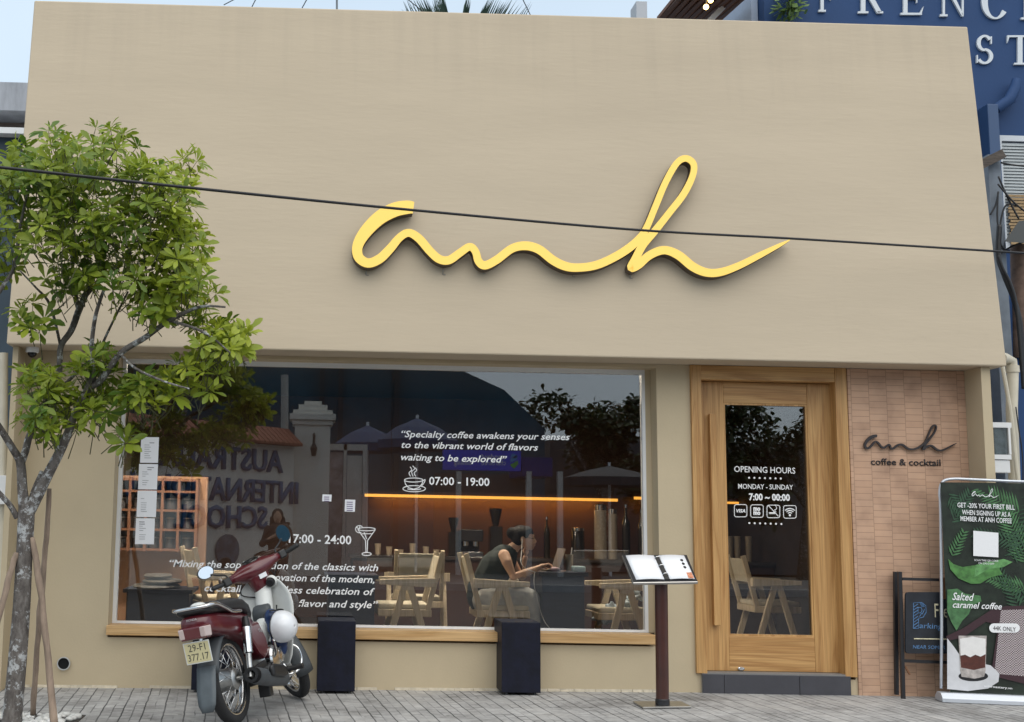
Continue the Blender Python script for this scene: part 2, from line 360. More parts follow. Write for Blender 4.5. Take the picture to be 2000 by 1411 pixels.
def brick_mat():
    m = bpy.data.materials.new('tan_brick'); m.use_nodes = True
    n = m.node_tree.nodes; L = m.node_tree.links; b = n['Principled BSDF']; b.inputs['Roughness'].default_value = 0.8
    tc = n.new('ShaderNodeTexCoord'); sp = n.new('ShaderNodeSeparateXYZ'); cb = n.new('ShaderNodeCombineXYZ')
    L.new(tc.outputs['Object'], sp.inputs[0]); L.new(sp.outputs[2], cb.inputs[0]); L.new(sp.outputs[0], cb.inputs[1])
    ns = n.new('ShaderNodeTexNoise'); ns.inputs['Scale'].default_value = 3; L.new(tc.outputs['Object'], ns.inputs[0])
    ad = n.new('ShaderNodeMix'); ad.data_type = 'VECTOR'; ad.inputs[0].default_value = 0.006; L.new(cb.outputs[0], ad.inputs[4]); L.new(ns.outputs['Color'], ad.inputs[5])
    k = n.new('ShaderNodeTexBrick'); k.inputs['Scale'].default_value = 1; k.inputs['Brick Width'].default_value = 0.0505; k.inputs['Row Height'].default_value = 0.142
    k.offset = 0.42; k.offset_frequency = 2; k.inputs['Mortar Size'].default_value = 0.0022; k.inputs['Mortar Smooth'].default_value = 0.3; k.inputs['Bias'].default_value = -0.2
    k.inputs['Color1'].default_value = (0.54, 0.345, 0.235, 1); k.inputs['Color2'].default_value = (0.48, 0.30, 0.20, 1); k.inputs['Mortar'].default_value = (0.31, 0.19, 0.125, 1)
    L.new(ad.outputs[1], k.inputs[0])
    n2 = n.new('ShaderNodeTexNoise'); n2.inputs['Scale'].default_value = 5; n2.inputs['Detail'].default_value = 7; L.new(tc.outputs['Object'], n2.inputs[0])
    r2 = ramp(n, [(0.25, (0.72, 0.70, 0.70)), (0.5, (1, 1, 1)), (0.8, (1.15, 1.13, 1.1))]); L.new(n2.outputs[0], r2.inputs[0])
    m2 = n.new('ShaderNodeMix'); m2.data_type = 'RGBA'; m2.blend_type = 'MULTIPLY'; m2.inputs[0].default_value = 1; L.new(k.outputs[0], m2.inputs[6]); L.new(r2.outputs[0], m2.inputs[7])
    L.new(m2.outputs[2], b.inputs['Base Color'])
    bp = n.new('ShaderNodeBump'); bp.inputs['Strength'].default_value = 0.25; bp.inputs['Distance'].default_value = 0.006; L.new(m2.outputs[2], bp.inputs['Height']); L.new(bp.outputs[0], b.inputs['Normal'])
    return m
pave = pave_mat(); brickm = brick_mat()
asph = mat('asphalt', (0.030, 0.030, 0.033), 0.85, var=0.25, vs=14, bump=0.4, bs=120)
conc = mat('concrete', (0.33, 0.33, 0.33), 0.8, var=0.18, vs=3, bump=0.2, bs=40)

# ground sheets
XS = [-40, -14, -8, -5, -3, -1, 0, 1, 2, 3.1, 6, 14, 40]
def sheet(name, y0, y1, m, dz=0.0, ny=2):
    b = MB(); b.grid([[(x, y0+(y1-y0)*j/ny, gz(x)+dz) for x in XS] for j in range(ny+1)]); return struct(b.build(name, m))
b = MB(); b.grid([[(x, y, -0.26) for x in (-400, -60, 60, 400)] for y in (-400, -40, 40, 400)])
struct(b.build('ground', mat('earth', (0.16, 0.14, 0.11), 0.9, var=0.2, vs=0.3)))
sheet('pavement', -3.6, 6.0, pave)
sheet('far_pavement', -22, -16.6, mat('worn_paving', (.10, .10, .10), .85, var=.3, vs=3, bump=.3, bs=40))
sheet('road', -16.45, -3.75, asph, dz=-0.15)
kerb_m = mat('kerb_stone', (0.38, 0.37, 0.36), 0.8, var=0.12, vs=5)
for nm, y0, y1 in (('kerb', -3.75, -3.6), ('far_kerb', -16.6, -16.45)):
    b = MB()
    for x0, x1 in zip(XS, XS[1:]):
        b.hexa([(x0, y0, gz(x0)-.2), (x1, y0, gz(x1)-.2), (x1, y1, gz(x1)-.2), (x0, y1, gz(x0)-.2)], [(x0, y0, gz(x0)+.004), (x1, y0, gz(x1)+.004), (x1, y1, gz(x1)+.004), (x0, y1, gz(x0)+.004)])
    struct(b.build(nm, kerb_m))

# ------------------------------------------------------------------ cafe
cafe = thing('cafe_building', 'beige stucco cafe with a tall blank fascia, big shop window and wooden door', 'building', (1.5, 0, 0))
OV = 0.33
FX0, FX1 = at(12, 675, -OV).x, at(1967, 715, -OV).x
FZ0 = at(1000, 694, -OV).z; FZ1 = at(1000, 27, -0.04).z
SOF = FZ0
wx0, wx1 = at(211, 1215, 0).x, at(1290, 1237, 0).x
sz = at(1278, 1240, 0).z                   # sill top level
dx0, dx1 = at(1359, 1000, 0).x, at(1664, 1000, 0).x
dz1 = at(1500, 717, 0).z
WT = at(800, 713, 0.165).z
GZ = -0.12
fz = 0.135                                  # floor inside
b = MB(); b.hexa([(FX0, -OV, FZ0), (FX1, -OV, FZ0), (FX1, 0.3, FZ0), (FX0, 0.3, FZ0)], [(FX0, -0.04, FZ1), (FX1, -0.04, FZ1), (FX1, 0.3, FZ1), (FX0, 0.3, FZ1)])
b.build('fascia', stucco, cafe, bevel=0.012)
XL, XR = FX0+0.05, at(1890, 900, 0).x
T = 0.165
b = MB()
b.box(XL, wx0, 0, T, GZ, SOF-.002); b.box(wx0, wx1, 0, T, GZ, sz-0.09); b.box(wx0, wx1, 0, T, WT, SOF-.002)
b.box(wx1, dx0+.02, 0, T, GZ, SOF-.002); b.box(dx0+.02, dx1-.02, 0, T, dz1-.03, SOF-.002); b.box(dx1-.02, XR, 0, T, GZ, SOF-.002)
b.box(dx0+.02, dx1-.02, 0, T, GZ, fz-.02)
b.build('front_wall', stucco_low, cafe)
# end piers
pxl, pxr = at(1925, 900, -0.27).x, at(1943, 900, -0.27).x
b = MB(); b.hexa([(XR, 0, GZ), (pxl, -0.27, GZ), (pxr, -0.27, GZ), (pxr, T, GZ)], [(XR, 0, SOF-.002), (pxl, -0.27, SOF-.002), (pxr, -0.27, SOF-.002), (pxr, T, SOF-.002)])
b.build('end_pier', stucco_low, cafe)
b = MB(); a0, a1 = at(8, 1000, -0.24).x, at(19, 1000, -0.24).x
b.box(a0, a1, -0.24, T, GZ, SOF-.002); b.build('end_pier', stucco_low, cafe)
# body behind
b = MB()
b.box(XL, XL+.18, T, 5.2, GZ, 2.95); b.box(pxr-.2, pxr, T+.004, 5.2, GZ, 2.95)
b.build('side_wall', stucco_low, cafe)
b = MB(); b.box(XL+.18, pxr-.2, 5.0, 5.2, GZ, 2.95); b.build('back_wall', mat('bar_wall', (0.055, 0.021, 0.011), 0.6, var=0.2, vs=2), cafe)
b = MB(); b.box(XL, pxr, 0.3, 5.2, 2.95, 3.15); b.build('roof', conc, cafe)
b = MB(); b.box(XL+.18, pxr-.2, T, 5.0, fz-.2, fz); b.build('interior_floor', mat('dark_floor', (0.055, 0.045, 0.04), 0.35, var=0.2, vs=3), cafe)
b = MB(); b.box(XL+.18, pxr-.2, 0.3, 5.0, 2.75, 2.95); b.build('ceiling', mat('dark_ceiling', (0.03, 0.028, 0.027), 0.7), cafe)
b = MB(); b.box(pxr-.225, pxr-.201, T+.06, 4.99, fz+.001, 2.745); b.build('room_shade_panel', mat('room_shade', (.035, .022, .017), .6, var=.3, vs=3), cafe)  # added dark panel: dimness of the room behind the door put into colour
# brick cladding on the right
b = MB(); bx0 = dx1-.005; b.box(bx0, XR-.002, -0.016, -0.001, GZ, SOF-.004); b.build('brick_cladding', brickm, cafe)
# wooden sill
s0, s1 = at(208, 1225, -0.03).x, at(1281, 1250, -0.03).x
b = MB(); b.box(s0, s1, -0.045, T-.001, sz-0.072, sz); b.build('window_sill', sill_w, cafe, bevel=0.004)
# security camera and drain
b = MB(); p = at(63, 689, -0.16)
b.lathe([(0.052, 0), (0.052, -0.035), (0.045, -0.04)], (p.x, p.y, SOF-.001), n=18); secw = b
cc = thing('security_camera', 'small white dome security camera under the left end of the fascia', 'camera', (p.x, p.y, SOF-.08))
secw.build('base', white_pt, cc, smooth=True)
b = MB(); b.ball((p.x, p.y, SOF-.045), (0.036, 0.036, 0.036)); b.build('dome', mat('smoked_dome', (0.01, 0.01, 0.012), 0.08), cc, smooth='all')
p = at(125, 1296, 0)
dr = thing('drain_pipe', 'round grey drain pipe mouth low on the beige wall left of the window', 'pipe', (p.x, 0, p.z))
b = MB(); b.lathe([(0.05, -0.008), (0.05, -0.022), (0.043, -0.022), (0.043, -0.008)], (p.x, 0, p.z), (0, 1, 0), n=24, caps=False); b.build('rim', mat('pipe_grey', (0.45, 0.45, 0.44), 0.5, var=0.15), dr, smooth=True)
b = MB(); b.lathe([(0.0435, -0.004), (0.0435, -0.001)], (p.x, 0, p.z), (0, 1, 0), n=24); b.build('bore', mat('bore', (0.004, 0.004, 0.004), 0.9), dr)

# ------------------------------------------------------------------ shop window
def quadx(mb, x0, x1, y0, y1, z0, z1): mb.box(x0, x1, y0, y1, z0, z1)
b = MB(); FRW = 0.030
fx0, fx1 = wx0+.006, wx1-.045
b.box(fx0, fx0+FRW, T+.001, T+.06, sz+.001, WT); b.box(fx1-FRW*.85, fx1, T+.001, T+.06, sz+.001, WT)
b.box(fx0+FRW, fx1-FRW*.85, T+.001, T+.06, WT-0.035, WT)
b.box(fx0+FRW, fx1-FRW*.85, T+.003, T+.05, sz+.001, sz+.018)
win = b.build('window', white_pt, cafe)
for x0, x1 in ((fx1, wx1), (wx0, fx0)):
    b = MB(); b.box(x0, x1, T+.001, T+.05, sz+.001, WT); b.build('reveal', stucco_low, win)
jx = at(763, 1000, GL).x
for x0, x1 in ((fx0+FRW-.005, jx-.0015), (jx+.0015, fx1-FRW*.85+.005)):
    b = MB(); b.box(x0, x1, GL, GL+.01, sz+.012, WT-.02); b.build('pane', glass, win)
LY = GL-.003
decal = mat('white_vinyl', (0.86, 0.86, 0.86), 0.6)
def lettering(lines, parent, Y, m=decal, name='lettering', **k):
    b = MB()
    for t in lines:
        body, x0, y0, x1, y1, h = t[:6]; kk = dict(k); kk.update(t[6] if len(t) > 6 else {})
        px_text(b, body, x0, y0, x1, y1, h, Y, **kk)
    return b.build(name, m, parent, fixn=False)
IT = dict(shear=0.26, bold=0.012)
lettering([('“Specialty coffee awakens your senses', 784, 854, 1113, 860, 12.5), ('to the vibrant world of flavors', 784, 875, 1051, 880.5, 12.5), ('waiting to be explored”', 783, 899, 990, 904, 12.5)], win, LY, **IT)
lettering([('“Mixing the sophistication of the classics with', 331, 1107, 738.5, 1116, 13), ('the innovation of the modern,', 478, 1133, 731, 1139, 13), ('cocktail is a timeless celebration of', 399, 1155, 732, 1163, 13), ('flavor and style”', 583, 1185, 738, 1188.5, 13)], win, LY, **IT)
lettering([('07:00 - 19:00', 838, 947, 956, 949.5, 15)], win, LY, bold=0.015)
lettering([('17:00 - 24:00', 564, 1060, 686, 1063.5, 16)], win, LY, bold=0.015)
def px_lines(mb, polys, Y, wpx=1.6, th=0.001, m=5):
    for p in polys:
        mb.tube([at(x, y, Y) for x, y in p], wpx/2*(Y+DIST)/FPX, n=m)
def ell(cx, cy, rx, ry, a0=0, a1=360, k=26): return [(cx+rx*math.cos(R_(a0+(a1-a0)*i/k)), cy+ry*math.sin(R_(a0+(a1-a0)*i/k))) for i in range(k+1)]
b = MB()
px_lines(b, [ell(809, 955, 22, 6), ell(809, 954, 14, 3, 20, 160), ell(808, 938, 18, 4), [(790, 939), (792, 946), (798, 953), (808, 956), (818, 953), (824, 946), (826, 939)], crom([(826, 940), (830, 937), (829, 942), (824, 949)], 5),
             crom([(802, 931), (799, 924), (804, 918), (801, 912)], 5), crom([(807, 931), (804, 922), (810, 916), (806, 910)], 5), crom([(812, 931), (809, 924), (814, 919), (811, 914)], 5)], LY, 1.9)
b.build('coffee_cup_emblem', decal, win)
b = MB()
px_lines(b, [ell(716, 1034, 17, 3.2), [(699, 1035), (714, 1056)], [(733, 1035), (718, 1056)], [(714, 1056), (714.5, 1079)], [(718, 1056), (717, 1079)], ell(716, 1082.5, 9, 3), ell(702, 1034, 7.5, 7, 60, 320), [(702, 1034), (696, 1030)], [(702, 1034), (703, 1027)], [(706, 1043), (727, 1043)], [(711, 1040), (716, 1053)]], LY, 1.8)
b.build('cocktail_glass_emblem', decal, win)

# ------------------------------------------------------------------ door
def A(px, py, Y=0): return at(px, py, Y)
fy0 = -0.03
ox0, ox1 = A(1352, 900, fy0).x+.003, A(1659.5, 900, fy0).x
ix0, ix1 = A(1375, 1000, fy0).x, A(1640, 1000, fy0).x
fzb = A(1500, 1317, 0).z; iz = A(1500, 744, fy0).z
b = MB()
b.box(ox0, ix0, fy0, T, fzb, dz1); b.box(ix1, ox1, fy0, T, fzb-.01, dz1)
fr = b.build('door_frame', oak, cafe, bevel=0.003)
b = MB(); b.box(ix0, ix1, fy0+.003, T-.003, iz, dz1-.001); b.build('head', oak_x, fr, bevel=0.003)
DY = 0.075
lx0, lx1 = ix0+.004, A(1629, 1000, DY).x
lz0, lz1 = A(1500, 1312, DY).z, iz-.004
gx0, gx1 = A(1418, 1000, DY).x, A(1583.5, 1000, DY).x
gz0, gz1 = A(1500, 1243.5, DY).z, A(1500, 789, DY).z
TH = 0.05
b = MB(); b.box(lx0, gx0, DY, DY+TH, lz0, lz1); b.box(gx1, lx1, DY, DY+TH, lz0, lz1)
door = b.build('door', oak, cafe, bevel=0.003)
for z0, z1 in ((lz0, gz0), (gz1, lz1)):
    b = MB(); b.box(gx0+.001, gx1-.001, DY+.002, DY+TH, z0, z1); b.build('rail', oak_x, door, bevel=0.003)
b = MB(); q = .014
b.box(gx0, gx0+q, DY+.008, DY+.03, gz0, gz1); b.box(gx1-q, gx1, DY+.008, DY+.03, gz0, gz1); b.box(gx0+q, gx1-q, DY+.008, DY+.03, gz0, gz0+q); b.box(gx0+q, gx1-q, DY+.008, DY+.03, gz1-q, gz1)
b.build('glazing_bead', oak, door)
b = MB(); b.box(gx0+.004, gx1-.004, DY+.03, DY+.038, gz0+.004, gz1-.004); b.build('pane', glass, door)
hx0, hx1 = A(1390, 1000, DY-.05).x, A(1402.5, 1000, DY-.05).x
b = MB(); b.box(hx0, hx1, DY-.055, DY-.015, A(1396, 1222, DY-.05).z, A(1396, 809, DY-.05).z)
for z in (0.75, 1.95): b.box(hx0+.012, hx1-.012, DY-.015, DY, z, z+.05)
b.build('handle', oak, door, bevel=0.004)
p = A(1447, 1306, DY)
b = MB(); b.lathe([(0.026, 0.0), (0.026, -.012), (0.018, -.018), (0.008, -.018)], p, (0, 1, 0), n=18, sc=(1, .6)); b.build('lock', mat('chrome', (0.75, 0.75, 0.76), 0.12, metal=1), door, smooth=True)
b = MB(); b.box(lx1+.002, ix1, DY+.01, T-.004, lz0, iz); b.build('door_jamb', wood_mat('oak_dark', (0.34, 0.16, 0.05), (0.24, 0.10, 0.03), 'z'), cafe)
# lettering on the door glass
LD = DY+.027
def dlet(lines, name='lettering', **k): return lettering(lines, door, LD, name=name, **k)
dlet([('OPENING HOURS', 1434, 922, 1553.5, 925.5, 11.5, dict(bold=0.004)), ('MONDAY - SUNDAY', 1442, 954.8, 1549, 957, 9.5, dict(bold=0.004)), ('7:00 ~ 00:00', 1463, 977, 1543, 978.5, 12.5, dict(bold=0.03))], name='opening_hours')
b = MB()
for y0, y1, x0, x1 in ((933.5, 935, 1463, 1525), (1022, 1023.8, 1463.5, 1526)):
    for i in range(7):
        q = at(x0+(x1-x0)*i/6, y0+(y1-y0)*i/6, LD); b.lathe([(0.0078, 0.0), (0.0078, -.001)], q, (0, 1, 0), n=10)
b.build('dotted_line', decal, door)
def rrect(x0, y0, x1, y1, r):
    pts = []
    for cx_, cy_, a in ((x1-r, y0+r, -90), (x1-r, y1-r, 0), (x0+r, y1-r, 90), (x0+r, y0+r, 180)): pts += [(cx_+r*math.cos(R_(a+t)), cy_+r*math.sin(R_(a+t))) for t in (0, 30, 60, 90)]
    return pts+[pts[0]]
icons = [(1434.3, 986, 1458.7, 1010), (1466, 986.5, 1490.7, 1011), (1498, 987.2, 1523, 1011.7), (1530.3, 988, 1555, 1012.7)]
for i, (x0, y0, x1, y1) in enumerate(icons):
    b = MB(); px_lines(b, [rrect(x0, y0, x1, y1, 4)], LD, 1.6)
    if i == 0: px_text(b, 'VISA', x0+3.5, y1-9, x1-2.5, y1-8.7, 6.2, LD, bold=0.03, shear=.2)
    if i == 1:
        px_text(b, 'mo', x0+5.5, y1-13.5, x1-5.5, y1-13.3, 8.5, LD, bold=0.05); px_text(b, 'mo', x0+5.5, y1-5.5, x1-5.5, y1-5.3, 8.5, LD, bold=0.05)
    if i == 2:
        px_lines(b, [[(x0+3, y0+1), (x1-3, y1-3)]], LD, 1.8); px_lines(b, [[(x0+4, y1-9), (x0+16, y1-8.8)]], LD, 3.6); px_lines(b, [crom([(x1-7, y1-11), (x1-10, y1-15), (x1-6, y1-18), (x1-9, y0-1)], 5)], LD, 1.5)
    if i == 3:
        mx_, my_ = (x0+x1)/2, y1-6
        px_lines(b, [ell(mx_, my_, rr, rr, 225, 315, 10) for rr in (5, 9, 13)], LD, 2.2); q = at(mx_, my_, LD); b.lathe([(0.009, 0), (0.009, -.001)], q, (0, 1, 0), n=10)
    b.build(['card_emblem', 'payment_emblem', 'no_smoking_emblem', 'wireless_emblem'][i], decal, door)
# dark tiled step
tx0, tx1 = A(1371, 1335, -0.02).x, A(1661, 1335, -0.02).x; tz = A(1500, 1318.5, -0.02).z
st = thing('doorstep', 'low doorstep of dark grey tiles below the wooden door', 'step', ((tx0+tx1)/2, 0, 0))
tile = mat('dark_tile', (0.055, 0.055, 0.065), 0.35, var=0.12, vs=6)
tj = [tx0, A(1413.5, 1335, -.02).x, A(1560.5, 1335, -.02).x, tx1]
b = MB(); b.box(tx0+.003, tx1-.003, -.022, -.002, -0.05, tz-.01); b.build('mortar_bed', mat('grout', (0.3, 0.3, 0.3), 0.9), st)
for x0, x1 in zip(tj, tj[1:]):
    b = MB(); b.box(x0+.002, x1-.002, -.034, -.021, -0.05, tz); b.build('tile', tile, st, bevel=0.002)
b = MB(); b.box(tx0, tx1, -.028, DY+.06, tz-.0095, tz+.012); b.build('tread', mat('tread_stone', (0.20, 0.19, 0.18), 0.6, var=0.1), st)

# ================================================================== SIGNS ON THE CAFE
nF = V((0, -(FZ1-FZ0), -(OV-0.04)*-1)).normalized(); pF = V((0, -OV, FZ0))   # fascia plane
nF = V((0, -(FZ1-FZ0), (OV-0.04))).normalized()
def fas(px, py, off=0): p = onp(px, py, pF+nF*off, nF); return p
sgn = thing('wall_sign', 'large glowing yellow handwritten word sign on the blank beige fascia', 'sign', fas(1115, 540))
b = MB(); script_ribbon(b, lambda x, y: fas(660+x*.45, 280+y*.45, 0.10), nF*-0.075, nF*0.070)
b.build('letter_body', mat('sign_side', (0.075, 0.055, 0.04), 0.5), sgn)
b = MB(); script_ribbon(b, lambda x, y: fas(660+x*.45, 280+y*.45, 0.10), nF*0.0, nF*0.006)
b.build('letter_face', mat('sign_yellow', (0.90, 0.61, 0.115), 0.3, emis=(1.0, 0.64, 0.09), es=0.15), sgn)
for x, y in ((715, 531), (865, 530), (943, 528), (1118, 534), (1230, 537)):
    b = MB(); q = fas(x, y); b.tube([q+V((0, 0, .05)), q+nF*.012, q+V((0, 0, -.03))+nF*.008, q+V((.02, 0, -.03))+nF*.006], 0.004, n=5); b.build('bracket', mat('bracket_grey', (0.3, 0.29, 0.27), 0.5), sgn)
s2 = thing('wall_sign', 'small dark handwritten sign with coffee and cocktail lettering on the tan brick panel', 'sign', at(1770, 910, -0.02))
dk = mat('sign_dark', (0.025, 0.02, 0.022), 0.45)
SX = (1869-1688)/(1962-62); SY = (880-829)/(562-50)
b = MB(); script_ribbon(b, lambda x, y: at(1688+(x-62)*SX, 829+(y-50)*SY, -0.045), (0, 0.018, 0), (0, -0.018, 0)); b.build('script_letters', dk, s2)
b = MB(); put_text(b, 'coffee & cocktail', at(1701, 908, -.018), at(1837, 910.5, -.018), 12.5*9.48/FPX, (0, -1, 0), bold=0.012, thick=0.004); b.build('lettering', dk, s2)

# ================================================================== NEIGHBOURS
navy = mat('navy_render', (0.012, 0.050, 0.150), 0.75, var=0.10, vs=0.7, bump=0.1, bs=30)
NB = 5.6
nb = thing('blue_building', 'tall navy blue rendered building with big white lettering behind the cafe on the right', 'building', (8, NB, 0))
nx0 = at(1493, 30, NB).x
b = MB(); b.box(nx0, nx0+9, NB, NB+7, -.2, 9); b.build('wall', navy, nb)
# serif lettering
def serif(mb, ch, x0, y0, x1, y1, mp, d):
    """one serif capital in the unit box, drawn with prisms"""
    def P(poly): mb.prism([mp(x0+(x1-x0)*u, y0+(y1-y0)*v) for u, v in poly], d)
    def bar(u0, v0, u1, v1): P([(u0, v0), (u1, v0), (u1, v1), (u0, v1)])
    def arc(cx_, cy_, rx, ry, a0, a1, w0, w1, k=14):
        for i in range(k):
            t0, t1 = R_(a0+(a1-a0)*i/k), R_(a0+(a1-a0)*(i+1)/k); m0, m1 = abs(math.cos(t0)), abs(math.cos(t1))
            s0, s1 = w0+(w1-w0)*m0, w0+(w1-w0)*m1
            P([(cx_+rx*math.cos(t0), cy_+ry*math.sin(t0)), (cx_+rx*math.cos(t1), cy_+ry*math.sin(t1)), (cx_+(rx-s1)*math.cos(t1), cy_+(ry-s1*.6)*math.sin(t1)), (cx_+(rx-s0)*math.cos(t0), cy_+(ry-s0*.6)*math.sin(t0))])
    s = .06
    if ch in 'FREH':
        bar(.12, s, .30, 1-s); bar(0, 0, .42, s); bar(0, 1-s, .42, 1)
    if ch in 'FE':
        bar(.42, 0, .95, s); P([(.95, s), (.86, s), (.95, .24)]); bar(.30, .47, .68, .53); P([(.68, .36), (.72, .36), (.72, .64), (.68, .64)])
    if ch == 'E': bar(.42, 1-s, .92, 1); P([(.92, 1-s), (.83, 1-s), (1, .74)])
    if ch == 'R': arc(.42, .26, .40, .26, -90, 90, .09, .20); bar(.30, 0, .45, s); bar(.30, .48, .45, .52); P([(.42, .52), (.62, .50), (.96, .96), (.78, 1)]); bar(.78, 1-s, 1.02, 1)
    if ch == 'N': bar(.10, s, .18, 1-s); bar(0, 1-s, .28, 1); bar(0, 0, .24, s); P([(.10, 0), (.30, 0), (.88, .97), (.88, 1), (.82, 1)]); bar(.82, s, .885, .97); bar(.70, 0, 1, s)
    if ch == 'C': arc(.52, .5, .50, .52, 38, 322, .07, .22, 26); bar(.86, .05, .92, .32)
    if ch == 'H': bar(.70, s, .88, 1-s); bar(.58, 0, 1, s); bar(.58, 1-s, 1, 1); bar(.30, .46, .70, .53)
    if ch == 'S': arc(.5, .27, .42, .29, 90, 330, .12, .20, 18); arc(.5, .74, .46, .28, -90, 150, .12, .20, 18); bar(.82, .04, .89, .30); bar(.06, .70, .13, .97)
    if ch == 'T': bar(.41, s, .59, 1-s); bar(.28, 1-s, .72, 1); bar(.02, 0, .98, s); P([(.02, s), (.10, s), (.02, .26)]); P([(.98, s), (.90, s), (.98, .26)])
wl = mat('sign_white', (0.62, 0.66, 0.70), 0.6)
yo = NB-0.004
for ch, x0, y0, x1, y1 in (('F', 1597, -38, 1631, 25), ('R', 1674, -36, 1722, 28), ('E', 1757, -34, 1802, 31), ('N', 1834, -32, 1886, 34), ('C', 1914, -28, 1968, 38), ('H', 1992, -25, 2050, 40), ('S', 1903, 71, 1939, 126), ('T', 1964, 71, 2016, 128)):
    b = MB(); serif(b, ch, x0, y0, x1, y1, lambda x, y: at(x, y, yo), (0, -0.03, 0)); b.build('letter', wl, nb)
# blue pipes on it
b = MB(); P_ = lambda x, y, d=0.12: at(x, y, NB-d)
b.tube([P_(1985, 155), P_(1983, 170), P_(1972, 195), P_(1950, 210), P_(1945, 215)], [.05, .07, .075, .07, .06], n=10); b.build('vent_pipe', navy, nb, smooth=True)
b = MB(); q0, q1 = P_(1920, 208), P_(1948, 330); b.box(q0.x, q1.x, NB-.22, NB-.001, 0.2, q0.z); b.build('duct', mat('navy_duct', (0.03, 0.07, 0.16), 0.5), nb, bevel=.01)
# shuttered window
yw = NB-0.05
wz0, wz1 = at(1975, 486, yw).z, at(1975, 265, yw).z; wxa = at(1951, 375, yw).x
b = MB(); fw_ = 0.075
b.box(wxa, wxa+fw_, yw, NB-.001, wz0, wz1); b.box(wxa+1.2-fw_, wxa+1.2, yw, NB-.001, wz0, wz1); b.box(wxa+fw_, wxa+1.2-fw_, yw, NB-.001, wz1-fw_, wz1); b.box(wxa+fw_, wxa+1.2-fw_, yw, NB-.001, wz0, wz0+fw_)
wf = b.build('window', mat('alu_white', (0.55, 0.58, 0.61), 0.4), nb)
b = MB(); zz = wz0+fw_; zs = at(1975, 384, yw).z
while zz < wz1-fw_-.03:
    b.hexa([(wxa+fw_, yw+.01, zz), (wxa+1.2-fw_, yw+.01, zz), (wxa+1.2-fw_, yw+.02, zz), (wxa+fw_, yw+.02, zz)], [(wxa+fw_, yw+.03, zz+.045), (wxa+1.2-fw_, yw+.03, zz+.045), (wxa+1.2-fw_, yw+.04, zz+.045), (wxa+fw_, yw+.04, zz+.045)]); zz += .042
b.build('shutter_slats', mat('shutter_grey', (0.36, 0.39, 0.40), 0.5, var=.1), wf)
bl = thing('bamboo_blind', 'torn tan bamboo blind hanging over the lower half of the shuttered window', 'blind', (wxa+.5, NB-.07, wz0))
b = MB(); zz = wz0+.05
while zz < zs:
    b.box(wxa+fw_+.015+random.uniform(0, .05), wxa+1.1, yw-.03, yw-.015, zz, zz+.03); zz += .042
b.build('slats', mat('bamboo', (0.33, 0.22, 0.11), 0.7, var=.3, vs=8), bl)
# white party wall with stained face right of the cafe
stain = mat('stained_white', (0.56, 0.57, 0.60), 0.8, var=0.28, vs=2.6, bump=.2, bs=30, stretch=(3, 1, .5))
wy = 0.62
pw = thing('party_wall', 'stained white party wall squeezed between the cafe and the blue building', 'wall', (5.7, wy, 0))
zt = at(1975, 572, wy).z
b = MB(); b.box(pxr+.004, pxr+.42, wy, NB-.3, -.2, zt); b.build('wall', stain, pw)
b = MB(); b.box(pxr-.02, pxr+.44, wy-.03, NB-.28, zt, zt+.05); b.build('coping', stain, pw)
pwx = pxr+.43
b = MB(); b.box(pwx, pwx+3, 0.9, 1.2, -.2, at(1985, 585, .9).z); nwall = b.build('navy_shopfront_wall', navy); recenter(nwall); tag(nwall, 'navy shopfront wall at the right edge beside the stained white party wall', 'wall')
lg = MB(); put_text(lg, 'O', at(1993, 640, .895), at(2023, 641, .895), .2, (0, -1, 0), bold=.02, thick=.012); lg.build('letter', wl, nwall)
# pipes and meter
cream = mat('cream_pvc', (0.60, 0.55, 0.44), 0.5, var=.12, vs=5)
dp = thing('downpipe', 'thick cream downpipe with an elbow at the right end of the cafe', 'pipe', (pxr+.12, .3, 0))
yp = 0.42; b = MB(); q = [at(1955, 700, yp-.12), at(1962, 700, yp-.03), at(1975, 706, yp), at(1978, 730, yp), at(1976, 800, yp), at(1982, 960, yp), at(1985, 1390, yp)]
b.tube(q, .045, n=14); b.build('pipe', cream, dp, smooth=True)
b = MB(); b.tube([at(1977, 715, yp), at(1978, 728, yp)], .053, n=14); b.build('collar', cream, dp, smooth=True)
tp = MB(); tp.tube(crom([at(1958, 716, .3), at(1966, 760, .3), at(1976, 822, .3), at(1984, 900, .3), at(1990, 1000, .3), at(1992, 1360, .3)], 5), .016, n=8); o = recenter(tp.build('conduit_pipe', cream, smooth=True)); tag(o, 'slim cream conduit slanting down beside the meter box', 'pipe')
mb_ = thing('electricity_meter', 'white boxed electricity meter with a glass window beside the brick end pier', 'meter', at(1955, 920, .2))
ym = 0.22
def bx(b, x0, y0, x1, y1, Y, dep): p, q = at(x0, y0, Y), at(x1, y1, Y); b.box(p.x, q.x, Y, Y+dep, q.z, p.z); return b
b = MB(); bx(b, 1938, 825, 1976, 836, ym, .10); bx(b, 1938, 888, 1976, 898, ym, .10); bx(b, 1969, 836, 1976, 888, ym, .10); bx(b, 1938, 836, 1941, 888, ym, .10); b.build('case', white_pt, mb_, bevel=.004)
b = MB(); bx(b, 1941, 836, 1969, 888, ym+.05, .04); b.build('meter_body', mat('meter_grey', (0.20, 0.23, 0.25), .4, var=.4, vs=25), mb_)
b = MB(); bx(b, 1941, 836, 1969, 888, ym+.012, .006); b.build('glass_cover', glass_mat('meter_glass', 1.5), mb_)
b = MB(); bx(b, 1940, 899, 1974, 924, ym+.01, .07); b.build('terminal_cover', white_pt, mb_, bevel=.004)
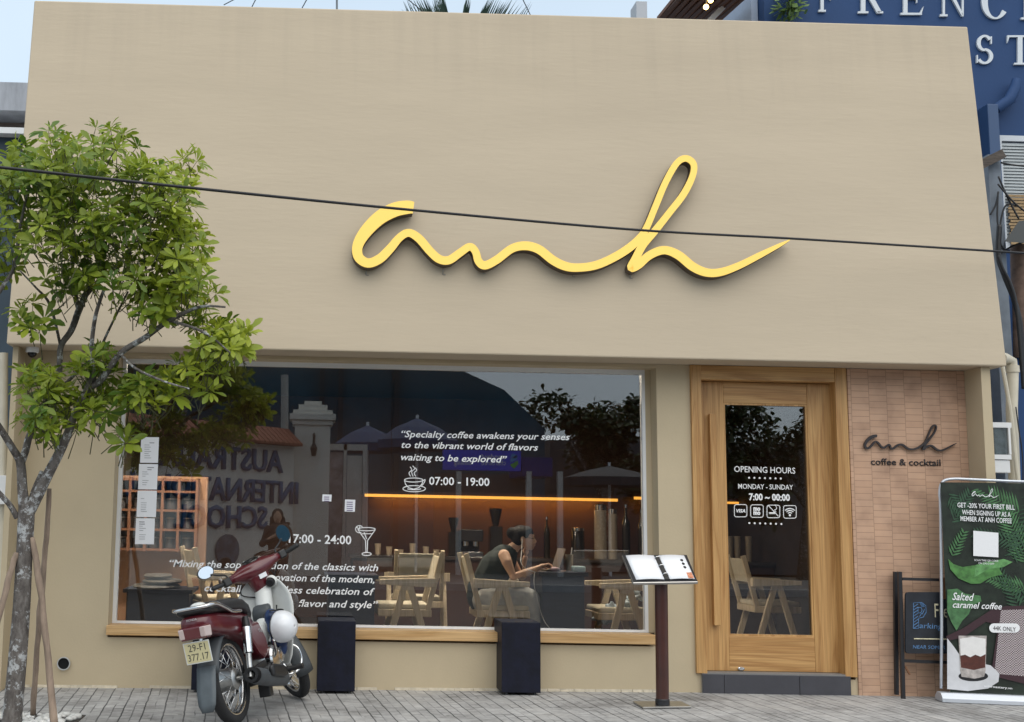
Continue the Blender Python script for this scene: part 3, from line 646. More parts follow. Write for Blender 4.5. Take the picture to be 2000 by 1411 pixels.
# left neighbour
lyb = 1.2
lb = thing('grey_building', 'low grey concrete building with a stained parapet left of the cafe', 'building', (-4, lyb, 0))
p0 = at(46, 162, lyb); lx_ = FX0-.02
def lz(y): return at(20, y, lyb).z
b = MB(); b.box(-9, lx_, lyb, lyb+6, lz(216), lz(161)); b.build('parapet', mat('stained_concrete', (0.36, 0.38, 0.42), .85, var=.3, vs=3, bump=.2, stretch=(2, 1, .5)), lb)
b = MB(); b.box(-9, lx_, lyb+.35, lyb+6, lz(250), lz(216)-.002); b.build('recess', mat('brown_recess', (0.16, 0.13, 0.115), .7, var=.2), lb)
b = MB(); b.box(-9, lx_, lyb-.02, lyb+6, lz(262), lz(250)-.002); b.build('ledge', white_pt, lb)
b = MB(); b.box(-9, lx_, lyb+.1, lyb+6, -.2, lz(262)-.002); b.build('wall', mat('navy_panel', (0.035, 0.06, 0.085), .6, var=.15), lb)
b = MB(); b.tube([at(7, 690, -.05), at(6, 1000, -.05), at(0, 1345, -.05)], .035, n=12); o = recenter(b.build('downpipe', cream, smooth=True)); tag(o, 'cream downpipe against the left end of the cafe behind the tree', 'pipe')
b = MB(); q = at(4, 960, -.08); b.box(q.x-.11, q.x+.05, -.14, -.09, q.z-.1, q.z+.12); o = recenter(b.build('junction_box', white_pt, bevel=.005)); tag(o, 'small white junction box on the wall at the left edge behind the tree', 'box')
# things above the roof line
ry = 6.5
rt = thing('roof_terrace', 'rooftop terrace with a brown slatted canopy above the cafe', 'terrace', at(1365, 40, ry))
def U(x, y, Y=ry): return at(x, y, Y)
b = MB(); b.hexa([U(1283, 40), U(1408, 42), U(1470, -14, ry-1.2), U(1330, -18, ry-1.2)], [p+V((0, 0, .05)) for p in (U(1283, 40), U(1408, 42), U(1470, -14, ry-1.2), U(1330, -18, ry-1.2))]); b.build('canopy', mat('canopy_brown', (0.16, 0.075, 0.045), .7, var=.3, vs=6), rt)
b = MB()
for k in range(9):
    t = k/8; b.bar(U(1290+t*108, 37, ry-.02), U(1336+t*128, -14, ry-1.2), .05, .06)
b.build('rafters', mat('rafter', (0.10, 0.05, 0.035), .7), rt)
b = MB(); b.bar(U(1383, 44, ry-.6), U(1432, -6, ry-.6), .07, .07); b.build('white_pole', white_pt, rt)
b = MB(); b.box(U(1243, 20).x, U(1264, 20).x, ry, ry+.3, 4, U(1250, 3).z); b.build('fascia_board', mat('pale_board', (.45, .47, .5), .6), rt)
b = MB(); b.box(U(1430, 20).x, nx0-.01, NB+.2, ry+3, 3, 8.5); b.build('side_wall', mat('pale_blue_wall', (.34, .40, .50), .8, var=.12, vs=2), rt)
bulb = mat('bulb', (1, .8, .4), .3, emis=(1, .62, .2), es=6)
for i, (x, y) in enumerate(((1379, 14), (1388, 1))):
    t = thing('string_bulb', ['lit bulb hanging lower under the brown rooftop canopy', 'lit bulb hanging higher under the brown rooftop canopy, nearly cut by the top edge'][i], 'bulb', U(x, y, ry-1.25), group='bulbs under the rooftop canopy')
    b = MB(); b.ball(U(x, y, ry-1.25), .035); b.build('bulb_glass', bulb, t, smooth='all')
    b = MB(); q = U(x, y, ry-1.25); b.tube([q+V((0, 0, .03)), q+V((0, 0, .5))], .01, n=6); b.build('cord', black_pt, t)
# climbing plant on the blue wall
def leafy(name, label, cat, pts, n, size, m, spread):
    t = thing(name, label, cat, pts[0]); b = MB(); b.tube(pts, .01, n=5); b.build('stem', mat('twig', (.12, .09, .05), .8), t)
    b = MB()
    for _ in range(n):
        i = random.randrange(len(pts)-1); c = pts[i].lerp(pts[i+1], random.random())+V((random.gauss(0, spread), random.uniform(-.15, .05), random.gauss(0, spread)))
        d = V((random.gauss(0, 1), random.gauss(0, 1), random.gauss(-.3, .7))).normalized(); s_ = d.orthogonal().normalized()
        L = size*random.uniform(.7, 1.3); b.face([c, c+d*L*.5+s_*L*.3, c+d*L, c+d*L*.5-s_*L*.3])
    b.build('leaves', m, t); return t
leafg = mat('leaf_far', (0.10, 0.17, 0.035), .5, var=.3, vs=6)
leafy('climbing_plant', 'green climbing plant hanging over the top of the blue wall', 'plant', [U(1546, -25, NB-.15), U(1540, 5, NB-.15), U(1537, 28, NB-.15)], 150, .12, leafg, .09)
# palm behind the roof
pm = thing('palm_tree', 'palm tree whose frond tips show above the middle of the roof', 'palm', (at(895, 300, 11).x, 11, -.2))
cpt = at(897, 128, 11)
b = MB(); b.tube([(cpt.x, 11, -.2), (cpt.x+.1, 11, 3), cpt], [.2, .16, .12], n=10); b.build('trunk', mat('palm_bark', (.15, .12, .09), .9, var=.3), pm, smooth=True)
b = MB(); tips = [(800, 55, .3), (835, 20, 0), (870, 16, -.3), (905, 20, .4), (945, 22, -.2), (975, 28, .2), (1010, 70, 0)]
for tx_, ty_, dy in tips:
    tip = at(tx_, ty_+9, 11+dy); mid = cpt.lerp(tip, .6)+V((0, 0, .12)); pth = crom([tuple(cpt), tuple(mid), tuple(tip), tuple(tip+V(((tip.x-cpt.x)*.5, 0, -.12)))], 8)
    for i, p in enumerate(pth[4:]):
        p = V(p); d = V((tip.x-cpt.x, 0, .55)).normalized()
        for s_ in (-1, 1):
            e = p+V((d.x*.25, s_*.18, .32+random.uniform(-.08, .06))); sd_ = V((.016, 0, 0)); b.face([p-sd_, p+sd_, e])
b.build('fronds', mat('palm_leaf', (.035, .07, .05), .6), pm)
b = MB(); q = at(658, 60, 2); b.tube([q, at(658, -20, 2)], .012, n=6); o = recenter(b.build('roof_rod', mat('rod_grey', (.18, .2, .22), .5))); tag(o, 'thin upright metal rod above the roof left of centre', 'rod')
for i, (xa, ya, xb, yb) in enumerate(((437, 10, 458, -1), (492, 14, 500, -2), (590, 16, 600, -2), (795, -2, 830, 26), (1020, -3, 1036, 30))):
    b = MB(); b.tube([at(xa, ya, 9), at(xb, yb, 9)], .008, n=4); o = recenter(b.build('thin_wire', black_pt))
    tag(o, ['faint thin wire above the roof, first from the left', 'faint thin wire above the roof, second from the left', 'faint thin wire just left of the upright roof rod', 'faint slanting wire just left of the palm fronds', 'faint slanting wire right of the palm fronds'][i], 'wire', 'faint wires over the roof')

# ================================================================== POLE AND CABLES
py_ = 0.75
up = thing('utility_pole', 'grey concrete utility pole rising beside the right end of the cafe fascia', 'pole', (at(1943, 1000, py_).x, py_, -.1))
def Q(x, y, Y=py_): return at(x, y, Y)
b = MB(); a, c = Q(1929, 302), Q(1953, 302); b.hexa([(a.x, py_, -.1), (c.x+.03, py_, -.1), (c.x+.03, py_+.14, -.1), (a.x, py_+.14, -.1)], [(a.x, py_, a.z), (c.x, py_, a.z), (c.x, py_+.14, a.z), (a.x, py_+.14, a.z)]); b.build('shaft', mat('pole_concrete', (.19, .22, .26), .85, var=.2, vs=5), up)
b = MB(); b.bar(Q(1908, 326, py_-.06), Q(1956, 302, py_-.06), .08, .09); b.build('crossarm', mat('weathered_wood', (.09, .075, .065), .9, var=.4, vs=12, stretch=(1, 6, 6)), up)
cab = mat('cable_black', (.012, .012, .014), .5)
def cable(name, label, pts, r, k=8, group=None):
    b = MB(); b.tube(crom([tuple(p) for p in pts], k), r, n=7); o = recenter(b.build(name, cab, smooth='all')); tag(o, label, 'cable', group); return o
cable('overhead_cable', 'thick black overhead cable crossing the fascia and the yellow sign', [at(-260, 298, -3.3), at(0, 327, -3.1), at(400, 370, -2.6), at(810, 411, -1.9), at(1240, 449, -1.2), at(1560, 467, -.8), at(1975, 493, -.42), at(2060, 499, -.38)], .0092)
GP = 'black cables bundled on the utility pole'
cable('cable_bundle', 'thickest black cable running down the right side of the utility pole', [Q(1952, 440, .6), Q(1950, 500, .6), Q(1962, 540, .6), Q(1980, 585, .6), Q(1993, 640, .6), Q(1996, 720, .6)], .022, group=GP)
cable('cable_bundle', 'second thick black cable curving beside the thickest one below the pole', [Q(1949, 500, .58), Q(1958, 525, .58), Q(1973, 555, .58), Q(1985, 600, .58), Q(1994, 690, .58), Q(1999, 760, .58)], .016, group=GP)
for i, pts in enumerate(([(1949, 360), (1970, 385), (1985, 400), (2010, 420)], [(1950, 345), (1965, 380), (1980, 410), (1990, 428)], [(1949, 378), (1948, 430), (1955, 480), (1970, 492)], [(1950, 470), (1956, 425), (1966, 400), (1985, 402)], [(1955, 318), (1975, 322), (2010, 326)], [(1934, 420), (1945, 400), (1950, 375)], [(1950, 500), (1965, 488), (1985, 478), (2010, 470)])):
    cable('loose_cable', 'thin loose black cable tangled around the head of the utility pole', [Q(x, y, .62+.02*i) for x, y in pts], .008, 5, 'thin cables around the pole head')
b = MB(); b.hexa([Q(1962, 472, .55), Q(2015, 476, .55), Q(2015, 476, .8), Q(1962, 472, .8)], [Q(1990, 432, .55), Q(2015, 430, .55), Q(2015, 430, .8), Q(1990, 432, .8)]); o = recenter(b.build('metal_hood', mat('hood_grey', (.07, .075, .075), .6))); tag(o, 'dark grey sloping metal hood at the right edge under the shuttered window', 'hood')
b = MB(); b.tube([Q(1990, 480, .9), Q(1992, 575, .9), Q(1994, 700, .9)], .07, n=12); o = recenter(b.build('rusty_post', mat('rust', (.13, .085, .065), .9, var=.5, vs=9), smooth=True)); tag(o, 'rusty brown post behind the cables at the right edge', 'post')
cable('meter_cable', 'thin dark cable looping down the white wall right of the meter box', [at(1984, 795, .35), at(1990, 840, .35), at(1996, 880, .35), at(1998, 930, .35), at(1993, 1000, .35)], .005)

# ================================================================== STREET TREE
def bark_mat():
    m = bpy.data.materials.new('bark'); m.use_nodes = True
    n = m.node_tree.nodes; L = m.node_tree.links; b = n['Principled BSDF']; b.inputs['Roughness'].default_value = .9
    tc = n.new('ShaderNodeTexCoord'); mp = n.new('ShaderNodeMapping'); mp.inputs['Scale'].default_value = (1, 1, .45); L.new(tc.outputs['Object'], mp.inputs[0])
    t = n.new('ShaderNodeTexNoise'); t.inputs['Scale'].default_value = 28; t.inputs['Detail'].default_value = 8; t.inputs['Roughness'].default_value = .7; L.new(mp.outputs[0], t.inputs[0])
    r = ramp(n, [(.3, (.035, .03, .027)), (.5, (.12, .105, .095)), (.7, (.20, .185, .17))]); L.new(t.outputs[0], r.inputs[0])
    t2 = n.new('ShaderNodeTexNoise'); t2.inputs['Scale'].default_value = 13; t2.inputs['Detail'].default_value = 9; t2.inputs['Roughness'].default_value = .75; L.new(tc.outputs['Object'], t2.inputs[0])
    r2 = ramp(n, [(.53, (0, 0, 0)), (.58, (1, 1, 1))]); L.new(t2.outputs[0], r2.inputs[0])
    mx = n.new('ShaderNodeMix'); mx.data_type = 'RGBA'; mx.inputs[7].default_value = (.42, .43, .43, 1); L.new(r2.outputs[0], mx.inputs[0]); L.new(r.outputs[0], mx.inputs[6]); L.new(mx.outputs[2], b.inputs['Base Color'])
    bp = n.new('ShaderNodeBump'); bp.inputs['Strength'].default_value = .8; bp.inputs['Distance'].default_value = .012; L.new(t.outputs[0], bp.inputs['Height']); L.new(bp.outputs[0], b.inputs['Normal'])
    return m
def leaf_mat(name, c1, c2, tr=.3):
    m = bpy.data.materials.new(name); m.use_nodes = True
    n = m.node_tree.nodes; L = m.node_tree.links; b = n['Principled BSDF']; b.inputs['Roughness'].default_value = .42; b.inputs['Specular IOR Level'].default_value = .4
    a = n.new('ShaderNodeAttribute'); a.attribute_name = 'tint'
    mx = n.new('ShaderNodeMix'); mx.data_type = 'RGBA'; mx.inputs[6].default_value = (*c1, 1); mx.inputs[7].default_value = (*c2, 1); L.new(a.outputs['Fac'], mx.inputs[0])
    L.new(mx.outputs[2], b.inputs['Base Color'])
    t = n.new('ShaderNodeBsdfTranslucent'); L.new(mx.outputs[2], t.inputs[0]); ms = n.new('ShaderNodeMixShader'); ms.inputs[0].default_value = tr
    L.new(b.outputs[0], ms.inputs[1]); L.new(t.outputs[0], ms.inputs[2]); L.new(ms.outputs[0], n['Material Output'].inputs[0])
    return m
barkm = bark_mat()
tb = gp(24, 1428); TY = tb.y
tree = thing('street_tree', 'young broadleaf street tree with lichen spotted bark and whorled green leaves', 'tree', (tb.x, TY, tb.z))
def tp_(x, y, dy=0): return at(x, y, TY+dy)
PXM = FPX/(TY+DIST)
def limb(b, pts, k=5, n=9):
    c = crom(pts, k); b.tube([tp_(x, y, dy) for x, y, dy, wd in c], [wd/2/PXM for x, y, dy, wd in c], n=n)
b = MB()
limb(b, [(18, 1445, 0, 44), (24, 1400, 0, 37), (34, 1290, 0, 35), (42, 1188, 0, 33), (48, 1072, 0, 31), (51, 1015, 0, 32), (52, 985, 0, 30)], n=14)
limb(b, [(50, 1012, .01, 26), (44, 960, 0, 20), (40, 905, 0, 18), (28, 882, -.05, 15), (6, 846, -.15, 13), (-30, 790, -.3, 10)])
limb(b, [(39, 910, .0, 16), (50, 880, .05, 15), (58, 850, .08, 14), (78, 810, .1, 13), (99, 776, .1, 15), (108, 767, .1, 14), (116, 722, .1, 12), (119, 677, .1, 12), (139, 646, .12, 13), (153, 609, .15, 14), (164, 583, .15, 13), (181, 545, .2, 10), (200, 480, .3, 7), (215, 380, .4, 4)])
limb(b, [(54, 1005, 0, 24), (72, 970, 0, 23), (92, 930, -.02, 21), (125, 865, -.05, 18), (150, 800, -.08, 14), (173, 755, -.08, 14), (181, 728, -.1, 12), (178, 690, -.1, 9), (186, 620, -.15, 8), (205, 560, -.2, 6)])
limb(b, [(173, 758, -.08, 12), (198, 742, -.1, 13), (235, 691, -.15, 12), (283, 660, -.2, 11), (332, 626, -.25, 9), (390, 600, -.3, 6), (440, 600, -.35, 4)])
limb(b, [(119, 680, .1, 6), (98, 597, .05, 6), (68, 560, 0, 4), (28, 518, -.05, 3)])
limb(b, [(110, 764, .1, 8), (133, 745, .1, 7), (160, 718, .1, 6), (190, 690, .15, 6), (215, 640, .15, 5), (250, 570, .2, 4)])
limb(b, [(153, 600, .15, 9), (146, 560, .1, 7), (140, 480, .05, 6), (150, 380, 0, 4), (140, 300, 0, 3)])
limb(b, [(164, 583, .15, 8), (185, 560, .2, 7), (235, 510, .3, 5), (300, 430, .35, 4), (340, 350, .3, 3)])
limb(b, [(-20, 600, -.2, 9), (5, 560, -.2, 8), (28, 520, -.2, 7), (40, 440, -.2, 6), (60, 350, -.2, 4)])
limb(b, [(60, 985, .02, 17), (72, 950, .04, 15), (84, 922, .06, 13)])
limb(b, [(34, 1012, 0, 12), (18, 985, -.02, 11), (-10, 955, -.05, 10)])
limb(b, [(235, 691, -.15, 6), (265, 720, -.3, 5), (320, 745, -.4, 4), (370, 760, -.4, 3)])
limb(b, [(332, 626, -.25, 6), (400, 650, -.3, 5), (450, 690, -.35, 3)])
b.build('trunk', barkm, tree, smooth='all')
# foliage: whorls of obovate leaves
class Leaves:
    def __init__(s): s.v = []; s.f = []; s.t = []
    def leaf(s, base, d, nrm, L, W, tint):
        side = d.cross(nrm).normalized(); nrm = side.cross(d).normalized(); i = len(s.v); dr = -.18*L
        prof = [(0, .04), (.35, .55), (.68, 1.0), (.9, .62), (1.0, .06)]
        for t, wd in prof:
            c = base+d*L*t+nrm*(dr*t*t); e = side*W*.5*wd; up = nrm*W*.16*wd
            s.v += [c-e+up, c, c+e+up]
        for k in range(4):
            a = i+3*k; s.f += [(a, a+1, a+4, a+3), (a+1, a+2, a+5, a+4)]; s.t += [tint]*2
    def whorl(s, c, ax, n, L, tint):
        ax = ax.normalized(); x = ax.orthogonal().normalized(); y = ax.cross(x); ph = random.uniform(0, 6.28)
        for i in range(n):
            t = ph+2*math.pi*i/n+random.uniform(-.25, .25); el = R_(random.uniform(-15, 48))
            d = (x*math.cos(t)+y*math.sin(t))*math.cos(el)+ax*math.sin(el)
            l = L*random.uniform(.7, 1.15); s.leaf(c+d*.012, d, ax, l, l*random.uniform(.34, .42), min(1, max(0, tint+random.uniform(-.22, .22))))
        for i in range(2):
            d = (ax+V((random.gauss(0, .4), random.gauss(0, .4), random.gauss(0, .3)))).normalized(); s.leaf(c, d, d.orthogonal(), L*.6, L*.2, min(1, tint+.25))
    def build(s, name, m, parent):
        me = bpy.data.meshes.new(name); inv = WM[parent.name].inverted(); me.from_pydata([inv@p for p in s.v], [], s.f)
        at_ = me.attributes.new('tint', 'FLOAT', 'FACE'); at_.data.foreach_set('value', s.t)
        for p in me.polygons: p.use_smooth = True
        me.materials.append(m); o = bpy.data.objects.new(name, me); col.objects.link(o); o.parent = parent; WM[o.name] = WM[parent.name]; return o
LV = Leaves(); TW = MB(); rnd = random.Random(11)
lobes = [(150, 315, 150, 80, .55, 60), (90, 370, 110, 80, .5, 34), (300, 380, 90, 72, .5, 36), (255, 450, 140, 75, .6, 56), (120, 450, 110, 75, .5, 40), (8, 420, 60, 140, .5, 30), (350, 480, 60, 90, .45, 30), (350, 560, 78, 62, .45, 30),
         (415, 665, 68, 54, .4, 30), (455, 662, 38, 40, .3, 12), (300, 765, 80, 36, .4, 22), (370, 740, 70, 45, .4, 22), (105, 805, 72, 52, .4, 32), (75, 745, 48, 26, .3, 12), (185, 720, 48, 48, .35, 18), (190, 800, 40, 28, .3, 12), (220, 545, 120, 42, .5, 24), (130, 545, 70, 40, .4, 10), (285, 600, 60, 35, .4, 10), (65, 615, 42, 40, .2, 5), (370, 330, 22, 25, .25, 5), (235, 850, 22, 26, .2, 4)]
for cx_, cy_, rx, ry_, dep, n in lobes:
    for _ in range(int(n*1.3)):
        while True:
            u, v_, w_ = rnd.uniform(-1, 1), rnd.uniform(-1, 1), rnd.uniform(-1, 1)
            q = u*u+v_*v_+w_*w_
            if .12 < q < 1: break
        x, y = cx_+u*rx, cy_+v_*ry_; c = tp_(x, y, w_*dep)
        ax = V((u*.7, w_*.7-.25, .75-v_*.5))+V((rnd.gauss(0, .3), rnd.gauss(0, .3), rnd.gauss(0, .25)))
        tint = .38+.20*rnd.gauss(0, 1)+(.30 if x > 300 else 0)+(.12 if y < 330 else 0)  # random leaf tone, plus light painted onto the right-hand and top leaves
        LV.whorl(c, ax, rnd.randint(7, 10), rnd.uniform(.075, .122), min(1, max(0, tint)))
        e = c-ax.normalized()*rnd.uniform(.10, .22)+V((-u*.05, 0, -.04)); TW.tube([c, c.lerp(e, .5)+V((0, 0, -.01)), e], [.002, .0028, .0036], n=4)
TW.build('twigs', mat('twig_green', (.10, .10, .05), .8), tree)
LV.build('crown', leaf_mat('tree_leaf', (.085, .165, .02), (.42, .48, .05), .42), tree)
# stakes and pebbles
stk = mat('stake_wood', (.27, .20, .15), .85, var=.45, vs=14, bump=.6, bs=60, stretch=(1, 1, .25))
for lab, pts in (('front right wooden stake leaning against the tree trunk, ending at the pebbles', [(63, 1050, -.02, 10), (74, 1120, -.02, 13), (84, 1190, -.02, 13), (94, 1290, -.02, 14), (107, 1425, -.04, 15)]), ('rear right wooden stake crossing behind the front one by the tree trunk', [(97, 955, .15, 10), (92, 1030, .2, 11), (85, 1120, .27, 12), (76, 1220, .33, 12), (70, 1310, .4, 12), (64, 1396, .46, 12)]), ('left wooden stake running from the trunk out of the left edge', [(33, 1080, -.03, 11), (20, 1120, -.05, 12), (2, 1190, -.08, 13), (-40, 1330, -.15, 14), (-62, 1420, -.2, 14)])):
    b = MB(); c = crom(pts, 4); b.tube([tp_(x, y, dy)+V((random.uniform(-.003, .003), 0, 0)) for x, y, dy, wd in c], [wd/2/PXM*random.uniform(.9, 1.08) for x, y, dy, wd in c], n=9)
    o = recenter(b.build('tree_stake', stk, smooth='all')); tag(o, lab, 'stake', 'stakes propping the street tree')
pit_c = gp(60, 1410)
b = MB(); b.box(pit_c.x-.75, pit_c.x+.30, pit_c.y-.5, gp(60, 1397).y, gz(pit_c.x)-.3, gz(pit_c.x)+.006); struct(b.build('tree_pit', mat('soil', (.04, .035, .03), .95, var=.3, vs=10)))
b = MB()
for _ in range(420):
    x, y = pit_c.x+random.uniform(-.73, .28), random.uniform(pit_c.y-.48, gp(60, 1399).y); r = random.uniform(.012, .026)
    b.ball((x, y, gz(x)+.006+r*.5), (r*random.uniform(.9, 1.4), r*random.uniform(.8, 1.2), r*.75), 7, 5)
o = b.build('pebbles', mat('pebble', (.62, .61, .58), .7, var=.3, vs=9), smooth='all'); tag(o, 'white pebbles covering the soil around the tree base', 'pebbles', kind='stuff'); recenter(o)

# ================================================================== BLOCK STOOLS
nvb = mat('navy_block', (0.004, 0.005, 0.015), .5, var=.5, vs=9, bump=.12, bs=30, spec=.3)
def block(label, xl, xr, yt, yb, side=0):
    c = gp((xl+xr)/2, yb); Y = c.y; p0, p1 = at(xl, (yt+yb)/2, Y), at(xr, (yt+yb)/2, Y); zt = at((xl+xr)/2, yt, Y).z
    t = thing('block_stool', label, 'stool', ((p0.x+p1.x)/2, Y+.16, c.z), group='navy block stools along the window')
    b = MB(); b.box(p0.x, p1.x, Y, Y+.36, c.z+.02, zt); b.build('body', nvb, t, bevel=.004)
    for x in (p0.x+.04, p1.x-.04):
        for y in (Y+.04, Y+.32):
            b = MB(); b.lathe([(.016, 0), (.014, .022)], (x, y, c.z-.001), n=10); b.build('foot', black_pt, t)
block('navy block stool in the middle, between the red motorbike and the woman at the window', 620, 694, 1213, 1356)
block('navy block stool in front of the seated woman, left of the menu stand', 980, 1056, 1216, 1359)
block('navy block stool mostly hidden behind the red motorbike', 375, 450, 1212, 1354)

# ================================================================== MENU STAND
mc = gp(1294, 1381); MY = mc.y
ms_ = thing('menu_stand', 'menu lectern on a dark maroon post with a steel base plate, left of the door', 'stand', mc)
steel = mat('brushed_steel', (.45, .44, .42), .32, metal=1, var=.1, vs=20)
b = MB(); q = [gp(1236, 1374), gp(1330, 1374), gp(1351, 1384.5), gp(1256, 1386)]; b.prism([p+V((0, 0, .004)) for p in q], (0, 0, .012)); b.build('base_plate', steel, ms_, bevel=.002)
pw_ = 24/2/FPX*(MY+DIST)
pt, pb = at(1291, 1120, MY), at(1294, 1378, MY)
b = MB(); b.loft([[V((c.x+pw_*math.cos(R_(a))*1.04, MY+pw_*math.sin(R_(a)), c.z)) for a in range(0, 360, 30)] for c in (V((pb.x, 0, mc.z+.016)), V((pt.x, 0, pt.z-.03)))]); b.build('post', mat('maroon_post', (.055, .016, .011), .35, var=.25, vs=6, coat=.3), ms_, smooth=True)
b = MB(); b.lathe([(pw_*1.12, 0), (pw_*1.12, .035), (pw_*1.02, .04)], (pb.x, MY, mc.z+.017), n=20); b.build('collar', black_pt, ms_, smooth=True)
TL, TR, BR, BL = at(1214, 1084, MY+.16), at(1342, 1084, MY+.16), at(1364, 1137, MY-.13), at(1236, 1139, MY-.13)
mn = (TR-TL).cross(BL-TL).normalized()
if mn.z < 0: mn = -mn
def BB(u, v, off=0): return TL.lerp(TR, u).lerp(BL.lerp(BR, u), v)+mn*off
b = MB(); b.prism([BB(0, 0), BB(1, 0), BB(1, 1), BB(0, 1)], mn*-.022); b.build('tray', steel, ms_, bevel=.008)
b = MB(); b.prism([BB(.012, .02, .004), BB(.988, .02, .004), BB(.988, .975, .004), BB(.012, .975, .004)], mn*-.003); b.build('tray_panel', black_pt, ms_)
bd = thing('menu_binder', 'open ring binder menu with blank white pages lying on the lectern', 'menu', BB(.5, .5))
paper = mat('paper_white', (.80, .81, .84), .6)
for u0, u1, bow in ((.055, .485, .006), (.545, .945, .006)):
    b = MB(); rows = []
    for v in (.07, .35, .65, .93): rows.append([BB(u0+(u1-u0)*k/6+.015*(v-.5), v, .009+bow*math.sin(math.pi*k/6)) for k in range(7)])
    b.grid(rows); b.build('page', paper, bd, smooth='all', solid=.004)
b = MB(); b.prism([BB(.475, .06, .012), BB(.545, .06, .012), BB(.575, .94, .012), BB(.505, .94, .012)], mn*-.006); b.build('spine', mat('spine_dark', (.03, .03, .03), .4), bd)
b = MB()
for v in (.2, .5, .8):
    c = [BB(.51+.045*math.cos(R_(a))+.03*(v-.2), v, .012+.02*math.sin(R_(a))) for a in range(0, 181, 20)]; b.tube(c, .0025, n=5)
b.build('rings', MATS['chrome'], bd)
b = MB()
for v in (.27, .40, .53): c = BB(.865+.012*v, v, .0155); b.prism([c+(TR-TL)*.022*math.cos(R_(a))+(BL-TL)*.045*math.sin(R_(a)) for a in range(0, 360, 30)], mn*.001)
b.build('page_dots', black_pt, bd)
b = MB(); c0 = (.86, .72, .94, .93); b.prism([BB(c0[0], c0[1], .0155), BB(c0[2], c0[1], .0155), BB(c0[2], c0[3], .0155), BB(c0[0], c0[3], .0155)], mn*.001); b.build('page_picture', mat('print_orange', (.55, .22, .12), .6, var=.6, vs=60), bd)

# ================================================================== CHALKBOARD
kc = gp(1763, 1365); KY = kc.y
ks = thing('sign_stand', 'black metal frame stand holding a chalkboard in front of the brick panel', 'stand', kc)
kp = lambda x, y, d=0: at(x, y, KY+d)
b = MB(); b.bar(kp(1757, 1117), kp(1764, 1366), .026, .026); b.build('post', black_pt, ks)
b = MB(); b.bar(kp(1748.5, 1117, .10), kp(1751, 1357, .10), .026, .026); b.build('post', black_pt, ks)
b = MB(); b.bar(kp(1873, 1117), kp(1880, 1372), .026, .026); b.build('post', black_pt, ks)
for y0, y1, d in ((1131, 1134, 0), (1291, 1295, 0)):
    b = MB(); b.bar(kp(1762, y0, d), kp(1876, y1, d), .022, .02); b.build('crossbar', black_pt, ks)
b = MB(); b.bar(kp(1768, 1302), kp(1777, 1318), .012, .012); b.build('peg', mat('leather', (.20, .09, .04), .6), ks)
kb = thing('chalkboard', 'black chalkboard with parking words in blue chalk hanging on the black frame', 'chalkboard', kp(1810, 1275))
b = MB(); b.prism([kp(x, y, -.03) for x, y in rrect(1769, 1157, 1866, 1277, 6)[:-1]], (0, .018, 0)); b.build('board', mat('slate', (.012, .015, .022), .7, var=.4, vs=12), kb)
b = MB(); b.box(kp(1777.5, 1, 0).x, kp(1787.5, 1, 0).x, KY-.036, KY-.030, kp(1782, 1169).z, kp(1782, 1127).z); b.build('strap', MATS['leather'], kb)
ch_b = mat('chalk_blue', (.10, .22, .42), .9, var=.4, vs=60); ch_w = mat('chalk_cream', (.60, .55, .38), .9, var=.3, vs=60)
kd = -.031; ky = KY+kd
b = MB(); px_lines(b, [[(1784, 1228), (1784, 1178), (1800, 1177), (1808, 1183), (1809, 1196), (1803, 1206), (1794, 1208), (1794, 1228), (1784, 1228)], [(1793, 1187), (1799, 1187), (1801, 1192), (1799, 1197), (1793, 1198), (1793, 1187)]]+[[(1784, 1180+6*k), (1793, 1174+6*k)] for k in range(1, 9)]+[[(1797+3*k, 1178), (1801+2*k, 1186)] for k in range(3)]+[[(1801, 1200), (1806, 1190)], [(1796, 1205), (1800, 1198)]], ky, 1.2)
px_text(b, 'arking', 1796, 1227, 1840, 1229, 10, ky, shear=.1)
px_text(b, 'NEAR SOMBR', 1783, 1267, 1846, 1268.5, 6.5, ky, shear=.15); b.build('blue_lettering', ch_b, kb)
b = MB(); px_text(b, 'Free', 1826, 1206, 1862, 1207, 26, ky); px_lines(b, [[(1785, 1248), (1862, 1249)]], ky, 2.4); b.build('cream_lettering', ch_w, kb)

# ================================================================== ROLL-UP BANNER
bp0 = gp(1842, 1370); bn = V((-.20, -1, 0)).normalized()
def W_(x, y, off=0): return onp(x, y, bp0+bn*off, bn)
bs_ = thing('banner_stand', 'roll-up banner stand with a coffee poster at the right edge in front of the pier', 'banner', bp0+V((.35, 0, 0)))
alu = mat('alu', (.62, .65, .70), .35, metal=.4)
ub = (W_(1990, 1200)-W_(1850, 1200)); ub.z = 0; ub.normalize()
e0 = W_(1834, 1376); e1 = e0+ub*.92
b = MB(); prof = [(-.09, 0), (-.09, .03), (-.04, .065), (.05, .065), (.09, .03), (.09, 0)]
b.loft([[V((e.x, e.y, gz(e.x)+.003))+V((bn.x, bn.y, 0))*a+V((0, 0, h)) for a, h in prof] for e in (e0, e1)]); b.build('base', alu, bs_, bevel=.003)
b = MB(); o_ = .03; c = crom([W_(1838, 1345, -o_), W_(1839, 1200, -o_), W_(1837, 1000, -o_), W_(1835, 965, -o_), W_(1840, 943, -o_), W_(1858, 936, -o_), W_(1900, 937, -o_), W_(1990, 941, -o_), W_(1990, 941, -o_)+ub*.28], 4)
b.tube([tuple(p) for p in c], .011, n=10); b.build('frame_tube', alu, bs_, smooth='all')
def onb(pts, off): return [W_(x, y, off) for x, y in pts]
def bpoly(name, pts, m, off): b = MB(); b.prism(onb(pts, off), bn*.0006); return b.build(name, m, poster)
bw = W_(1849, 1200); z0b, z1b = W_(1900, 1357).z, W_(1900, 943).z; bR = bw+ub*.80
